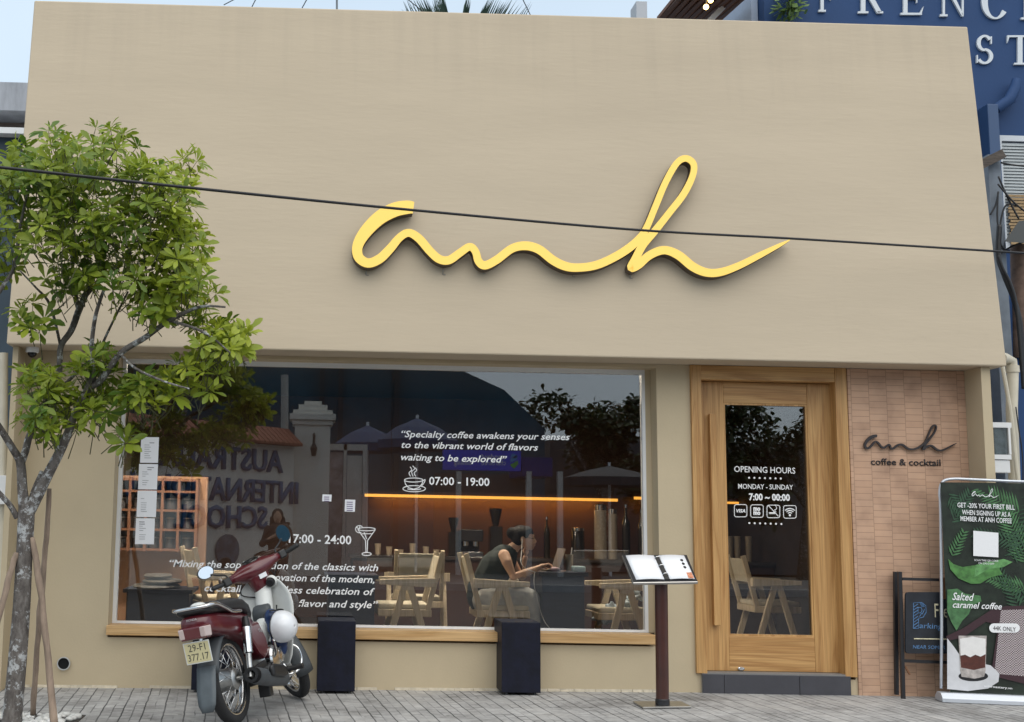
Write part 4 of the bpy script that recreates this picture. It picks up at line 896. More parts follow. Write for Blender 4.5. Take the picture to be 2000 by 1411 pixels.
b = MB(); b.prism([V((bw.x, bw.y, z0b)), V((bR.x, bR.y, z0b)), V((bR.x, bR.y, z1b)), V((bw.x, bw.y, z1b))], bn*-.002)
poster = b.build('poster', mat('poster_dark', (.014, .022, .014), .45, var=.6, vs=9), bs_)
gA = mat('print_green_bright', (.07, .20, .05), .5, var=.45, vs=22); gB = mat('print_green_mid', (.065, .17, .065), .5, var=.4, vs=22); gC = mat('print_green_dark', (.03, .08, .04), .5, var=.3, vs=20)
def frond(cx_, cy_, tx_, ty_, n, ln, m, off):
    b = MB(); dx, dy = tx_-cx_, ty_-cy_; l = math.hypot(dx, dy); dx /= l; dy /= l
    for i in range(n):
        t = i/n; x, y = cx_+(tx_-cx_)*t, cy_+(ty_-cy_)*t
        for s_ in (-1, 1):
            a = R_(48)*s_; ex = dx*math.cos(a)-dy*math.sin(a); ey = dx*math.sin(a)+dy*math.cos(a); k = ln*(1-.55*t)*random.uniform(.8, 1.1)
            pts = [(x-ey*.9, y+ex*.9), (x+ex*k*.45-ey*2.0, y+ey*k*.45+ex*2.0), (x+ex*k, y+ey*k), (x+ex*k*.45+ey*2.0, y+ey*k*.45-ex*2.0), (x+ey*.9, y-ex*.9)]
            if all(1850 < px < 2140 and 945 < py < 1355 for px, py in pts): b.prism(onb(pts, off+.0001*(i*2+(s_ > 0))), bn*.0003)
    if b.b.faces: b.build('printed_frond', m, poster)
    else: b.b.free()
frond(1990, 1000, 1905, 952, 14, 40, gB, .0006); frond(1860, 1020, 1900, 955, 12, 34, gC, .0006); frond(2010, 1100, 1955, 985, 18, 46, gB, .004); frond(1850, 960, 1880, 1010, 9, 24, gC, .004)
frond(2040, 960, 1975, 1090, 14, 44, gC, .0075); frond(2090, 1180, 1985, 1160, 12, 36, gC, .004)
frond(1995, 1060, 1900, 1040, 13, 30, gC, .0078); frond(1860, 1085, 1885, 1035, 8, 22, gB, .0078); frond(2000, 1150, 1930, 1130, 12, 28, gB, .0012); frond(1990, 1185, 1950, 1110, 10, 26, gC, .0085)
lf = [(1852, 1092), (1862, 1102), (1880, 1108), (1905, 1104), (1930, 1096), (1958, 1098), (1952, 1112), (1958, 1122), (1935, 1128), (1915, 1140), (1897, 1141), (1872, 1130), (1856, 1112)]
bpoly('printed_leaf', lf, gA, .0105)
bpoly('printed_leaf', [(1905, 1104), (1960, 1092), (1978, 1098), (1960, 1108), (1930, 1112), (1903, 1128)], mat('print_green_light', (.12, .30, .10), .5, var=.4, vs=30), .0115)
bpoly('printed_leaf', [(1850, 1152), (1870, 1150), (1885, 1160), (1915, 1164), (1917, 1175), (1900, 1182), (1892, 1200), (1880, 1212), (1868, 1232), (1858, 1215), (1850, 1195)], gB, .0105)
bpoly('printed_chair_back', [(1848, 1243), (1880, 1228), (1935, 1192), (1965, 1184), (2100, 1182), (2100, 1360), (1935, 1320), (1950, 1220), (1925, 1215), (1880, 1246), (1850, 1252)], mat('print_plum', (.045, .018, .024), .5), .0105)
weave = mat('print_weave', (.30, .24, .25), .6)
nn = weave.node_tree.nodes; ck = nn.new('ShaderNodeTexChecker'); ck.inputs['Scale'].default_value = 115; ck.inputs[1].default_value = (.55, .48, .48, 1); ck.inputs[2].default_value = (.06, .035, .045, 1)
tcx = nn.new('ShaderNodeTexCoord'); weave.node_tree.links.new(tcx.outputs['Object'], ck.inputs[0]); weave.node_tree.links.new(ck.outputs[0], nn['Principled BSDF'].inputs['Base Color'])
bpoly('printed_weave', [(1955, 1192), (2100, 1188), (2100, 1330), (1942, 1316), (1950, 1240)], weave, .0115)
bpoly('printed_table', [(1850, 1247), (1862, 1262), (1880, 1288), (1935, 1300), (1952, 1316), (1950, 1332), (1930, 1345), (1890, 1350), (1850, 1346)], mat('print_table', (.62, .62, .64), .5, var=.12, vs=8), .0125)
bpoly('printed_coaster', [(1901+29*math.cos(R_(a)), 1321+10*math.sin(R_(a))) for a in range(0, 360, 15)], MATS['black_paint'], .0135)
bpoly('printed_glass', [(1872, 1242), (1927, 1242), (1925, 1310), (1922, 1322), (1903, 1326), (1878, 1322), (1875, 1308)], mat('print_glass', (.42, .38, .36), .4, var=.4, vs=30), .0145)
bpoly('printed_coffee', [(1875, 1276), (1925, 1276), (1924, 1304), (1902, 1309), (1877, 1304)], mat('print_coffee', (.085, .022, .014), .5, var=.3, vs=25), .0152)
bpoly('printed_cream', [(1875, 1248), (1900, 1244), (1925, 1248), (1925, 1278), (1915, 1283), (1905, 1279), (1895, 1284), (1885, 1279), (1876, 1281)], mat('print_cream', (.78, .76, .74), .5, var=.06, vs=20), .0158)
wt = mat('print_white', (.85, .85, .86), .5)
def btext(mb, body, x0, y0, x1, y1, h, off=.0165, **k): return put_text(mb, body, W_(x0, y0, off), W_(x1, y1, off), h*(W_(x0, y0).y+DIST)/FPX, bn, **k)
b = MB()
script_ribbon(b, lambda x, y: W_(1898+(x-62)*.0275, 953+(y-50)*.0335+(x-62)*.0012, .0165), bn*0, bn*.0005)
for t in (('GET -20% YOUR FIRST BILL', 1870, 991, 1982, 996, 9), ('WHEN SIGNING UP AS A', 1879, 1005, 1974, 1010, 9), ('MEMBER AT ANH COFFEE', 1876, 1017.5, 1976, 1022.5, 9)): btext(b, *t, bold=.012)
btext(b, 'SCAN THIS QR CODE', 1903, 1096, 1950, 1098, 3.6); btext(b, 'ON ZALO APP', 1911, 1102, 1942, 1103.5, 3.6)
btext(b, 'Salted', 1860, 1172, 1903, 1174, 14, shear=.35, bold=.01); btext(b, 'caramel coffee', 1861, 1187, 1957, 1191, 12, shear=.35, bold=.01)
btext(b, 'anhroastery.vn', 1922, 1342, 1977, 1347, 4.2, bold=.01)
b.build('lettering', wt, poster, fixn=False)
bpoly('blank_card', [(1901, 1037), (1950, 1041), (1950, 1089), (1901, 1086)], wt, .0165)
bpoly('price_tag', rrect(1932, 1218, 1992, 1236, 8.8)[:-1], wt, .0165)
b = MB(); btext(b, '44K ONLY', 1940, 1231, 1984, 1234, 8, off=.0195); b.build('price_lettering', dk, poster, fixn=False)

# ================================================================== INSIDE THE CAFE
ash = wood_mat('ash_wood', (.68, .58, .43), (.56, .465, .32), 'z', 1.0, .55)
cush = mat('cream_cushion', (.60, .55, .43), .9, var=.1, vs=12, bump=.3, bs=90)
def chair(label, px, Y, rotz, parts=True, group='pale wooden armchairs inside the cafe'):
    c = at(px, 1250, Y); M = Matrix.Rotation(rotz, 3, 'Z')
    t = thing('armchair', label, 'chair', (c.x, Y, fz), M, group)
    for s_ in (-1, 1):
        y = .26*s_
        b = MB(); b.bar((.02, y, .60), (.19, y, 0), .055, .035); b.build('leg', ash, t, local=True, bevel=.003)
        b = MB(); b.bar((-.02, y+.001, .60), (-.21, y+.001, 0), .055, .034); b.build('leg', ash, t, local=True, bevel=.003)
        b = MB(); b.hexa([(-.24, y-.03, .585), (.23, y-.03, .605), (.23, y+.03, .605), (-.24, y+.03, .585)], [(-.24, y-.03, .665), (.23, y-.03, .645), (.23, y+.03, .645), (-.24, y+.03, .665)]); b.build('armrest', ash, t, local=True, bevel=.004)
        y2 = .215*s_
        b = MB(); b.bar((-.17, y2, .36), (-.30, y2, .87), .045, .035); b.build('back_post', ash, t, local=True, bevel=.003)
    b = MB(); b.box(-.21, .24, -.235, .235, .34, .40); b.build('seat', ash, t, local=True, bevel=.006)
    b = MB(); b.box(-.19, .235, -.22, .22, .4005, .445); b.build('cushion', cush, t, local=True, bevel=.015)
    b = MB(); b.hexa([(-.235, -.19, .62), (-.215, -.19, .62), (-.215, .19, .62), (-.235, .19, .62)], [(-.29, -.19, .84), (-.27, -.19, .84), (-.27, .19, .84), (-.29, .19, .84)]); b.build('backrest', cush, t, local=True, bevel=.006)
    return t
chair('pale wooden armchair facing left in the window, left of the seated woman', 789, 1.02, math.pi)
chair('pale wooden armchair the woman in the dark top sits on', 971, 1.05, 0)
chA = chair('pale wooden armchair with a blue jacket on it, behind the menu stand', 1210, 1.02, math.pi)
chair('dim pale armchair seen through the glass of the wooden door', 1500, 2.3, 0)
chair('pale wooden armchair behind the left motorbike mirror', 425, 1.5, R_(20))
for i, (px, Y, r) in enumerate(((812, 2.1, 90),)):
    chair('dim armchair further back, turned with its back to the window', px, Y, R_(r))
nvt = mat('navy_table', (.012, .020, .045), .5, var=.2, vs=5, stretch=(1, 1, 6))
def block_table(label, x0, x1, yt, Y, dep=.6):
    a, c = at(x0, yt, Y), at(x1, yt, Y); t = thing('block_table', label, 'table', ((a.x+c.x)/2, Y+dep/2, fz), group='navy block tables inside the cafe')
    b = MB(); b.box(a.x+.01, c.x-.01, Y+.01, Y+dep-.01, fz, a.z-.035); b.build('base', nvt, t, bevel=.003)
    b = MB(); b.box(a.x-.02, c.x+.02, Y-.02, Y+dep+.02, a.z-.034, a.z); b.build('tabletop', nvt, t, bevel=.004); return a.z, (a.x+c.x)/2, Y+dep/2
tz_, txc, tyc = block_table('navy block table with the open laptop in front of the seated woman', 1057, 1144, 1117, .80, .55)
block_table('navy block table left of the left-facing armchair', 640, 735, 1122, .85, .55)
block_table('low dark navy table behind the glass at the far left', 245, 372, 1150, 1.2, .6)
# tiered trays on the far left table
q = at(310, 1150, 1.5)
for i, (w_, dx) in enumerate(((.34, -.02), (.28, .03), (.20, -.01))):
    b = MB(); b.lathe([(w_, 0), (w_+.012, .015), (w_-.01, .028)], (q.x+dx, 1.5, q.z+.01+.045*i), n=26, sc=(1, .6)); o = recenter(b.build('serving_tray', mat('tray_grey', (.12, .115, .11), .5), smooth=True)); tag(o, ['widest dark tray, lowest of the stack on the far left table', 'middle dark tray of the stack on the far left table', 'smallest dark tray, topmost of the stack on the far left table'][i], 'tray', 'stacked trays')
# peach partition and jar shelf
PY = 2.6
peach = mat('peach_wall', (.46, .27, .17), .8, var=.06, vs=2)
b = MB(); b.box(XL+.185, at(400, 1100, PY).x, PY, PY+.12, fz, at(300, 930, PY).z); o = recenter(b.build('peach_partition', peach)); tag(o, 'peach painted partition wall inside the left end of the window', 'wall')
sh = thing('jar_shelf', 'orange grid shelf of dark jars on the peach wall behind the left window pane', 'shelf', at(300, 1075, PY-.2))
orange = mat('orange_frame', (.26, .12, .068), .6)
gxs = [188, 220, 252, 284, 316, 348, 383]; gys = [937, 960, 997, 1035, 1074]
sy = PY-.26
a = [at(x, 1000, sy).x for x in gxs]; zz = [at(300, y, sy).z for y in gys]
b = MB(); b.box(a[0]-.01, a[-1]+.01, PY-.03, PY-.005, zz[-1], zz[0]); b.build('back_panel', mat('shelf_dark', (.035, .028, .028), .6), sh)
for x in a: b = MB(); b.box(x-.012, x+.012, sy, PY-.031, zz[-1]-.02, zz[0]+.02); b.build('upright', orange, sh)
for z in zz:
    for x0, x1 in zip(a, a[1:]):
        b = MB(); b.box(x0+.0125, x1-.0125, sy+.002, PY-.031, z-.011, z+.011); b.build('shelf_board', orange, sh)
jm = mat('jar_dark', (.10, .10, .11), .25, var=.3, vs=10); lm = mat('jar_lid', (.40, .38, .36), .3, metal=.6)
jroot = None
for i in range(6):
    for j in range(3):
        x, z = (a[i]+a[i+1])/2, zz[j+2]+.0125
        if jroot is None:
            jroot = thing('jar', 'dark storage jar with a pale lid in the orange grid shelf', 'jar', (x, sy+.11, z), group='jars in the orange shelf')
            b = MB(); b.lathe([(.046, 0), (.050, .01), (.050, .085), (.044, .095)], n=14); b.build('body', jm, jroot, local=True, smooth=True)
            b = MB(); b.lathe([(.048, .0955), (.048, .108)], n=14); b.build('lid', lm, jroot, local=True, smooth=True)
        else:
            r = copy_tree(jroot); r.location = (x, sy+.11, z)
# bar counter and back wall
CY_ = 3.55
cl, crr, cz = at(690, 1090, CY_).x, pxr-.24, at(1120, 1092, CY_).z
ct = thing('bar_counter', 'dark brown bar counter at the back of the cafe', 'counter', ((cl+crr)/2, CY_+.35, fz))
dbr = mat('dark_walnut', (.045, .018, .011), .45, var=.3, vs=4, stretch=(1, 1, .3))
b = MB(); b.box(cl, crr, CY_+.03, CY_+.7, fz, cz-.04); b.build('front', dbr, ct)
b = MB(); b.box(cl-.03, crr, CY_, CY_+.72, cz-.039, cz); b.build('counter_top', mat('stone_top', (.05, .04, .038), .18), ct, bevel=.004)
BW = 4.999
led = mat('led_amber', (1, .6, .2), .4, emis=(1.0, .46, .10), es=22)
led_lip = mat('led_diffuser', (.8, .5, .15), .4, emis=(1.0, .43, .06), es=.9)
for nm, x0, x1 in (('long amber strip light glowing under the back shelf of the bar', 712, 1204), ('short amber strip light glowing at the right end of the back bar', 1236, 1290)):
    p0, p1 = at(x0, 967+.0107*(x0-712), 4.7), at(x1, 967+.0107*(x1-712), 4.7); z = p0.z
    t = thing('strip_light', nm, 'light', ((p0.x+p1.x)/2, 4.7, z))
    b = MB(); b.box(p0.x, p1.x, 4.64, 4.655, z-.020, z+.012); b.build('led_diffuser', led_lip, t)
    b = MB(); b.box(p0.x+.14, p1.x-.14, 4.84, 4.87, z-.004, z+.012); b.build('led_strip', led, t)
    b = MB(); b.box(p0.x-.02, p1.x+.02, 4.66, BW-.002, z+.0125, z+.05); b.build('shelf', dbr, t)
p0, p1 = at(1415, 982, 4.7), at(1446, 984, 4.7)
t = thing('strip_light', 'amber strip light seen behind the door lettering', 'light', ((p0.x+p1.x)/2, 4.7, p0.z))
b = MB(); b.box(p0.x, p1.x, 4.64, 4.655, p0.z-.015, p0.z+.01); b.build('led_diffuser', led_lip, t)
b = MB(); b.box(p0.x, p1.x+.02, 4.66, BW-.002, p0.z+.0105, p0.z+.05); b.build('shelf', dbr, t)
# recessed downlights over the seats
dlm = mat('downlight', (1, .8, .55), .4, emis=(1.0, .86, .68), es=650)
for px, Y, lab in ((330, 1.5, 'recessed ceiling downlight over the trays at the far left'), (560, 1.45, 'recessed ceiling downlight between the far left table and the left-facing armchair'), (860, 1.5, 'recessed ceiling downlight above the woman and her chair'), (1095, 1.4, 'recessed ceiling downlight above the laptop table')):
    c = at(px, 900, Y); t = thing('downlight', lab, 'light', (c.x, Y, 2.74), group='downlights in the cafe ceiling')
    b = MB(); b.lathe([(.065, 0), (.065, .006)], (c.x, Y, 2.742), n=16); b.build('lens', dlm, t)
    b = MB(); b.lathe([(.068, 0), (.085, 0), (.085, .012), (.068, .012)], (c.x, Y, 2.737), n=18, caps=False); b.build('trim_ring', white_pt, t)
# things on the bar
IY = CY_+.3
btl = mat('bottle_dark', (.02, .016, .014), .12); chrm = MATS['chrome']; clr = mat('clear_jar', (.30, .25, .19), .1, spec=.8)
def bar_item(kind, label, cat, px, ytop, wpx, m, Y=IY, group=None):
    top = at(px, ytop, Y); x = top.x; h = top.z-cz; r = wpx/2*(Y+DIST)/FPX; t = thing(kind, label, cat, (x, Y, cz), group=group)
    if kind == 'bottle':
        b = MB(); b.lathe([(r, 0), (r, h*.6), (r*.9, h*.68), (r*.35, h*.78), (r*.32, h*.94)], (x, Y, cz+.001), n=14); b.build('body', m, t, smooth=True)
        b = MB(); b.lathe([(r*.40, 0), (r*.40, h*.06)], (x, Y, cz+h*.941), n=10); b.build('cap', chrm, t)
    elif kind == 'canister':
        b = MB(); b.lathe([(r, 0), (r, h*.86), (r*.96, h*.88)], (x, Y, cz+.001), n=18); b.build('body', m, t, smooth=True)
        b = MB(); b.lathe([(r*1.04, 0), (r*1.04, h*.09), (r*.3, h*.11)], (x, Y, cz+h*.885), n=18); b.build('lid', chrm, t, smooth=True)
    elif kind == 'grinder':
        b = MB(); b.box(x-r, x+r, Y-r, Y+r*1.3, cz+.001, cz+h*.62); b.build('body', m, t, bevel=.008)
        b = MB(); b.lathe([(r*.45, 0), (r*1.0, h*.30), (r*1.05, h*.36)], (x, Y, cz+h*.622), n=16); b.build('hopper', btl, t, smooth=True)
    elif kind == 'espresso_machine':
        b = MB(); b.box(x-r, x+r, Y-.15, Y+.25, cz+h*.55, cz+h); b.build('body', m, t, bevel=.012)
        b = MB(); b.box(x-r, x+r, Y-.15, Y+.25, cz+.001, cz+h*.18); b.build('drip_tray', chrm, t, bevel=.004)
        b = MB(); b.box(x-r*.95, x+r*.95, Y+.1, Y+.24, cz+h*.181, cz+h*.549); b.build('back_plate', m, t)
        for s_ in (-.45, .45):
            b = MB(); b.lathe([(.035, 0), (.035, -.05)], (x+r*s_, Y-.06, cz+h*.549), n=12); b.build('group_head', chrm, t); 
            b = MB(); b.tube([(x+r*s_, Y-.09, cz+h*.549-.06), (x+r*s_, Y-.24, cz+h*.549-.07)], .012, n=8); b.build('filter_handle', btl, t)
    elif kind == 'glass_cup':
        b = MB(); b.lathe([(r*.75, 0), (r, h), (r*.92, h), (r*.7, .006)], (x, Y, cz+.001), n=14); b.build('body', m, t, smooth=True)
cup_m = mat('cup_ceramic', (.45, .36, .26), .25)
bar_item('espresso_machine', 'dark espresso machine on the bar counter left of the woman', 'coffee machine', 918, 1034, 44, mat('machine_dark', (.05, .045, .045), .25, metal=.5))
bar_item('grinder', 'black coffee grinder on the bar, just left of the woman\'s head', 'grinder', 968, 992, 24, btl)
bar_item('grinder', 'black coffee grinder on the bar, left beside the espresso machine', 'grinder', 886, 1010, 20, btl)
bar_item('canister', 'wide dark canister on the bar above the laptop', 'canister', 1128, 1030, 26, btl)
bar_item('canister', 'tall clear canister of beans near the right end of the window', 'canister', 1172, 984, 24, clr)
bar_item('canister', 'slim clear canister beside the tall one on the bar', 'canister', 1196, 992, 18, clr)
bar_item('bottle', 'dark bottle on the bar under the gap between the strip lights', 'bottle', 1222, 986, 16, btl)
bar_item('bottle', 'dark bottle on the bar near the right window frame', 'bottle', 1252, 996, 14, btl)
bar_item('bottle', 'dark bottle on the bar right of the woman\'s head', 'bottle', 1068, 1010, 12, btl)
bar_item('glass_cup', 'small pale cup on the bar between the bottle and wide canister', 'cup', 1096, 1072, 12, cup_m)
for i, px in enumerate((738, 760, 782, 806, 832, 852)):
    bar_item('glass_cup', 'small amber lit cup in the row on the left part of the bar', 'cup', px, 1062+(i % 3)*6, 13, cup_m, group='cups on the left part of the bar')
for i, px in enumerate((1425, 1440, 1462)): bar_item('glass_cup', ['cup on the bar at the left edge of the door glass', 'second cup from the left behind the door glass', 'third cup from the left behind the door glass'][i], 'cup', px, 1048, 14, clr)
bread = mat('bread_crust', (.42, .20, .06), .8, var=.35, vs=10, bump=.4, bs=30)
bk = at(1550, 1100, CY_+.15)
for i in range(9):
    px, py = (1518, 1532, 1547, 1562, 1577, 1525, 1545, 1565, 1540)[i], (1092, 1096, 1092, 1096, 1092, 1076, 1074, 1078, 1062)[i]
    c = at(px, py, CY_+.25); b = MB(); b.ball((0, 0, 0), (.10, .05, .045), 12, 8); b.b.transform(Matrix.Translation((c.x, c.y+.05*(i % 2), cz+.046+(0 if i < 5 else .075 if i < 8 else .15)))@Matrix.Rotation(R_(-20+i*13), 4, 'Z'))
    o = recenter(b.build('bread_loaf', bread, smooth='all')); tag(o, 'golden bread loaf in the pile on the bar behind the door glass', 'bread', 'bread loaves on the bar')

# ---------------- the seated woman
def flesh(mb, pts, n=10):
    """pts: (Vector, radius): tapered limb with round joints"""
    mb.tube([p for p, r in pts], [r for p, r in pts], n=n)
    for p, r in pts: mb.ball(p, r, 10, 8)
def remesh(o, vs, it=4):
    m = o.modifiers.new('remesh', 'REMESH'); m.mode = 'VOXEL'; m.voxel_size = vs; m.use_smooth_shade = True
    s_ = o.modifiers.new('smooth', 'SMOOTH'); s_.iterations = it; s_.factor = .5; return o
WY = 1.05
def wp(x, y, d=0): return at(x, y, WY+d)
skin = mat('skin', (.52, .32, .215), .5, var=.06, vs=8)
wm = thing('person', 'woman in a dark sleeveless top and grey trousers leaning on her hand over a laptop', 'person', (wp(960, 1200).x, WY, fz))
b = MB()
flesh(b, [(wp(948, 1172), .12), (wp(954, 1140), .105), (wp(974, 1105), .115), (wp(992, 1082), .07), (wp(1008, 1066), .046), (wp(1018, 1057), .05)])
b.ball(wp(1023, 1049), (.092, .074, .088)); b.ball(wp(1032, 1058), (.062, .058, .068)); b.ball(wp(1036, 1069), (.032, .034, .028)); b.ball(wp(1045.5, 1058), (.013, .012, .016)); b.ball(wp(1044, 1065), (.011, .02, .010))
b.ball(wp(1021, 1054, -.078), (.018, .012, .03))
flesh(b, [(wp(984, 1086, -.13), .055), (wp(990, 1098, -.18), .046), (wp(1003, 1126, -.20), .037), (wp(1030, 1118, -.19), .034), (wp(1053, 1109, -.17), .023)])
flesh(b, [(wp(994, 1088, .13), .052), (wp(1020, 1126, .14), .036), (wp(1026, 1090, .08), .025)])
b.ball(wp(1060, 1105, -.165), (.032, .034, .016)); b.ball(wp(1027, 1077, .065), (.028, .03, .035))
for k in range(4):                                         # fingers on the keyboard
    d = -.19+.018*k; l = (.9, 1.05, 1.1, .95)[k]
    flesh(b, [(wp(1064, 1103.5, d), .0095), (wp(1064+7*l, 1101.5, d), .009), (wp(1064+12*l, 1104, d), .008), (wp(1064+15*l, 1109.5, d), .007)], 6)
flesh(b, [(wp(1058, 1107, -.13), .011), (wp(1064, 1109, -.115), .0095), (wp(1069, 1111, -.12), .008)], 6)
for k in range(4):                                         # fingers folded on the cheek
    d = .03+.02*k; flesh(b, [(wp(1026, 1074, d), .010), (wp(1031, 1068, d-.012), .009), (wp(1033, 1064-k, d-.02), .008)], 6)
flesh(b, [(wp(1024, 1079, .05), .011), (wp(1029, 1073, .03), .009)], 6)
remesh(b.build('body', skin, wm), .006)
topm = mat('dark_top', (.012, .022, .022), .8, var=.3, vs=10)
b = MB(); flesh(b, [(wp(944, 1165), .150), (wp(951, 1140), .138), (wp(968, 1110), .146), (wp(984, 1090), .118), (wp(996, 1079), .070)]); b.ball(wp(982, 1086, -.11), (.06, .06, .055)); b.ball(wp(990, 1087, .11), (.06, .06, .055)); b.ball(wp(975, 1100), (.14, .18, .12)); b.ball(wp(946, 1150), (.15, .17, .12))
remesh(b.build('top', topm, wm), .009)
trm = mat('grey_trousers', (.50, .51, .50), .9, var=.25, vs=7, bump=.6, bs=14)
b = MB()
for s_ in (-1, 1): flesh(b, [(wp(950, 1172, .09*s_), .128), (wp(985, 1166, .10*s_), .118), (wp(1022, 1166, .11*s_), .098), (wp(1034, 1172, .11*s_), .095), (wp(1040, 1205, .11*s_), .085), (wp(1042, 1262, .11*s_), .090)])
remesh(b.build('trousers', trm, wm), .010)
b = MB()
for s_ in (-1, 1): b.ball((wp(1046, 1270, .11*s_).x, WY+.11*s_, fz+.04), (.12, .05, .039))
b.build('shoes', black_pt, wm, smooth='all')
hairm = mat('black_hair', (.007, .005, .0045), .65, var=.4, vs=30, bump=.9, bs=70, spec=.25)
b = MB(); b.ball(wp(1018, 1044.5), (.096, .086, .082)); b.ball(wp(1028, 1037), (.058, .07, .040)); b.ball(wp(1011, 1052), (.055, .080, .075)); b.ball(wp(1000, 1042), (.050, .048, .055)); b.ball(wp(1037, 1042), (.025, .05, .022)); remesh(b.build('hair', hairm, wm), .008)
b = MB()
for s_ in (-1, 1):
    c = wp(1043, 1053.5, .034*s_); b.tube([c+V((.008*math.cos(R_(a))*.4, .024*math.cos(R_(a)), .022*math.sin(R_(a)))) for a in range(0, 360, 24)], .0028, n=5, closed=True); b.tube([c+V((0, .024*s_, .004)), wp(1021, 1049, .078*s_)], .003, n=5)
b.tube([wp(1045, 1053, -.012), wp(1045, 1053, .012)], .003, n=5); b.build('glasses', mat('gold_wire', (.6, .5, .3), .25, metal=1), wm)
cw = mat('white_cord', (.70, .70, .68), .5)
b = MB(); b.tube(crom([tuple(wp(1020, 1053, -.10)), tuple(wp(1019, 1075, -.15)), tuple(wp(1018, 1100, -.24)), tuple(wp(1030, 1112, -.245)), tuple(wp(1046, 1118, -.24))], 6), .0032, n=5); o = recenter(b.build('earphone_cord', cw)); tag(o, 'thin white earphone cord hanging from the woman\'s ear', 'earphones')
b = MB(); cpts = [(1044, 1119), (1043, 1140), (1048, 1165), (1056, 1195), (1064, 1215), (1076, 1230)]; b.tube(crom([tuple(wp(x, y, -.33)) for x, y in cpts], 6), .0035, n=5); o = recenter(b.build('charging_cord', cw)); tag(o, 'white charging cord hanging down in front of the navy laptop table', 'cord')
# on the table
lp = thing('laptop', 'thin open laptop on the navy table, seen edge-on', 'laptop', (at(1080, 1117, 1.05).x, 1.05, tz_))
x0, x1 = at(1062, 1116, 1.0).x, at(1088, 1116, 1.0).x
lpm = mat('laptop_grey', (.10, .10, .105), .4)
b = MB(); b.box(x0, x1, .90, 1.22, tz_+.001, tz_+.014); b.build('keyboard_base', lpm, lp, bevel=.003)
tt = at(1101, 1072, 1.0); b = MB(); b.hexa([(x1-.006, .90, tz_+.016), (x1, .90, tz_+.016), (x1, 1.22, tz_+.016), (x1-.006, 1.22, tz_+.016)], [(tt.x-.006, .90, tt.z), (tt.x, .90, tt.z), (tt.x, 1.22, tt.z), (tt.x-.006, 1.22, tt.z)]); b.build('screen', lpm, lp)
b = MB(); q = at(1083, 1112, .87); b.ball((q.x, .86, tz_+.021), (.045, .03, .02)); o = recenter(b.build('pouch', mat('pink_cloth', (.45, .33, .35), .8), smooth='all')); tag(o, 'small pinkish pouch at the front of the laptop', 'pouch')
b = MB(); q = at(1131, 1112, .9); b.box(q.x-.06, q.x+.05, .86, .95, tz_+.001, tz_+.05); o = recenter(b.build('tissue_pack', mat('tissue_blue', (.40, .55, .60), .6), bevel=.012)); tag(o, 'pale blue tissue pack at the right end of the laptop table', 'tissues')
dg = thing('drink_glass', 'tall glass with a white straw standing behind the laptop screen', 'glass', (at(1112, 1110, 1.15).x, 1.15, tz_))
b = MB(); q = V((at(1112, 1110, 1.15).x, 1.15, tz_+.001)); b.lathe([(.03, 0), (.037, .14), (.034, .14), (.028, .006)], q, n=16); b.build('tumbler', clr, dg, smooth=True)
b = MB(); b.tube([q+V((0, 0, .02)), q+V((.025, 0, .20))], .005, n=7); b.build('straw', cw, dg)
# jacket over the chair
b = MB(); rj = random.Random(5)
for _ in range(46):
    t = rj.random(); c = at(1170+70*t+rj.uniform(-8, 8), 1205-45*t*t+rj.uniform(-6, 4), .96+rj.uniform(-.12, .14)); d = V((rj.gauss(0, 1), rj.gauss(0, .6), rj.gauss(0, 1))).normalized()*.07
    b.tube([c-d, c+V((0, 0, -.01)), c+d], [.012, .03, .014], n=7)
o = recenter(b.build('jacket', mat('jacket_blue', (.42, .50, .56), .9, var=.3, vs=9))); tag(o, 'crumpled pale blue jacket thrown over the right armchair', 'jacket'); remesh(o, .010, 3)
# sheets and stickers on the glass
for i, (y0, y1, x0, x1) in enumerate(((854, 904, 274, 309), (906.5, 956, 270, 307), (958.5, 1010, 267, 305), (1012.5, 1063, 264, 301))):
    b = MB(); Yp = GL-.004; b.prism([at(x0+1.8, y0, Yp), at(x1+1.6, y0+.5, Yp), at(x1-.5, y1+.5, Yp), at(x0-.5, y1, Yp)], (0, .0012, 0))
    t = thing('menu_sheet', ['white menu sheet taped on the left window pane, topmost of four', 'white menu sheet on the left window pane, second from the top', 'white menu sheet on the left window pane, third from the top', 'white menu sheet on the left window pane, lowest of four'][i], 'sheet', at((x0+x1)/2, y1, Yp), group='menu sheets on the window')
    b.build('sheet', paper, t)
    b = MB(); rr = random.Random(i)
    for k in range(9):
        yy = y0+7+k*4.2; xx = x0+(18 if k < 2 and i < 3 else 8)
        if rr.random() < .8: px_lines(b, [[(xx, yy), (xx+rr.uniform(6, 14), yy+.2)]], Yp-.0008, .9 if k > 1 else 1.6)
    b.build('print', mat('print_grey', (.30, .30, .32), .7), t)
for i, (x0, y0, x1, y1) in enumerate(((629, 966, 648, 980), (673, 976, 694, 1000))):
    b = MB(); Yp = GL-.004; b.prism([at(x, y, Yp) for x, y in ((x0+1, y0), (x1, y0+.5), (x1-1, y1), (x0, y1-.5))], (0, .0012, 0))
    t = thing('sticker', ['small white sticker on the window, left of the pair above the evening hours', 'white and purple sticker on the window, right of the pair above the evening hours'][i], 'sticker', at(x0, y1, Yp)); b.build('label', paper, t)
    b = MB(); px_lines(b, [[(x0+4, y0+5+4*k), (x1-5, y0+5.3+4*k)] for k in range(int((y1-y0-6)/4)+1)], Yp-.0008, 1.6); b.build('print', mat('print_purple', (.20, .15, .30), .6), t)

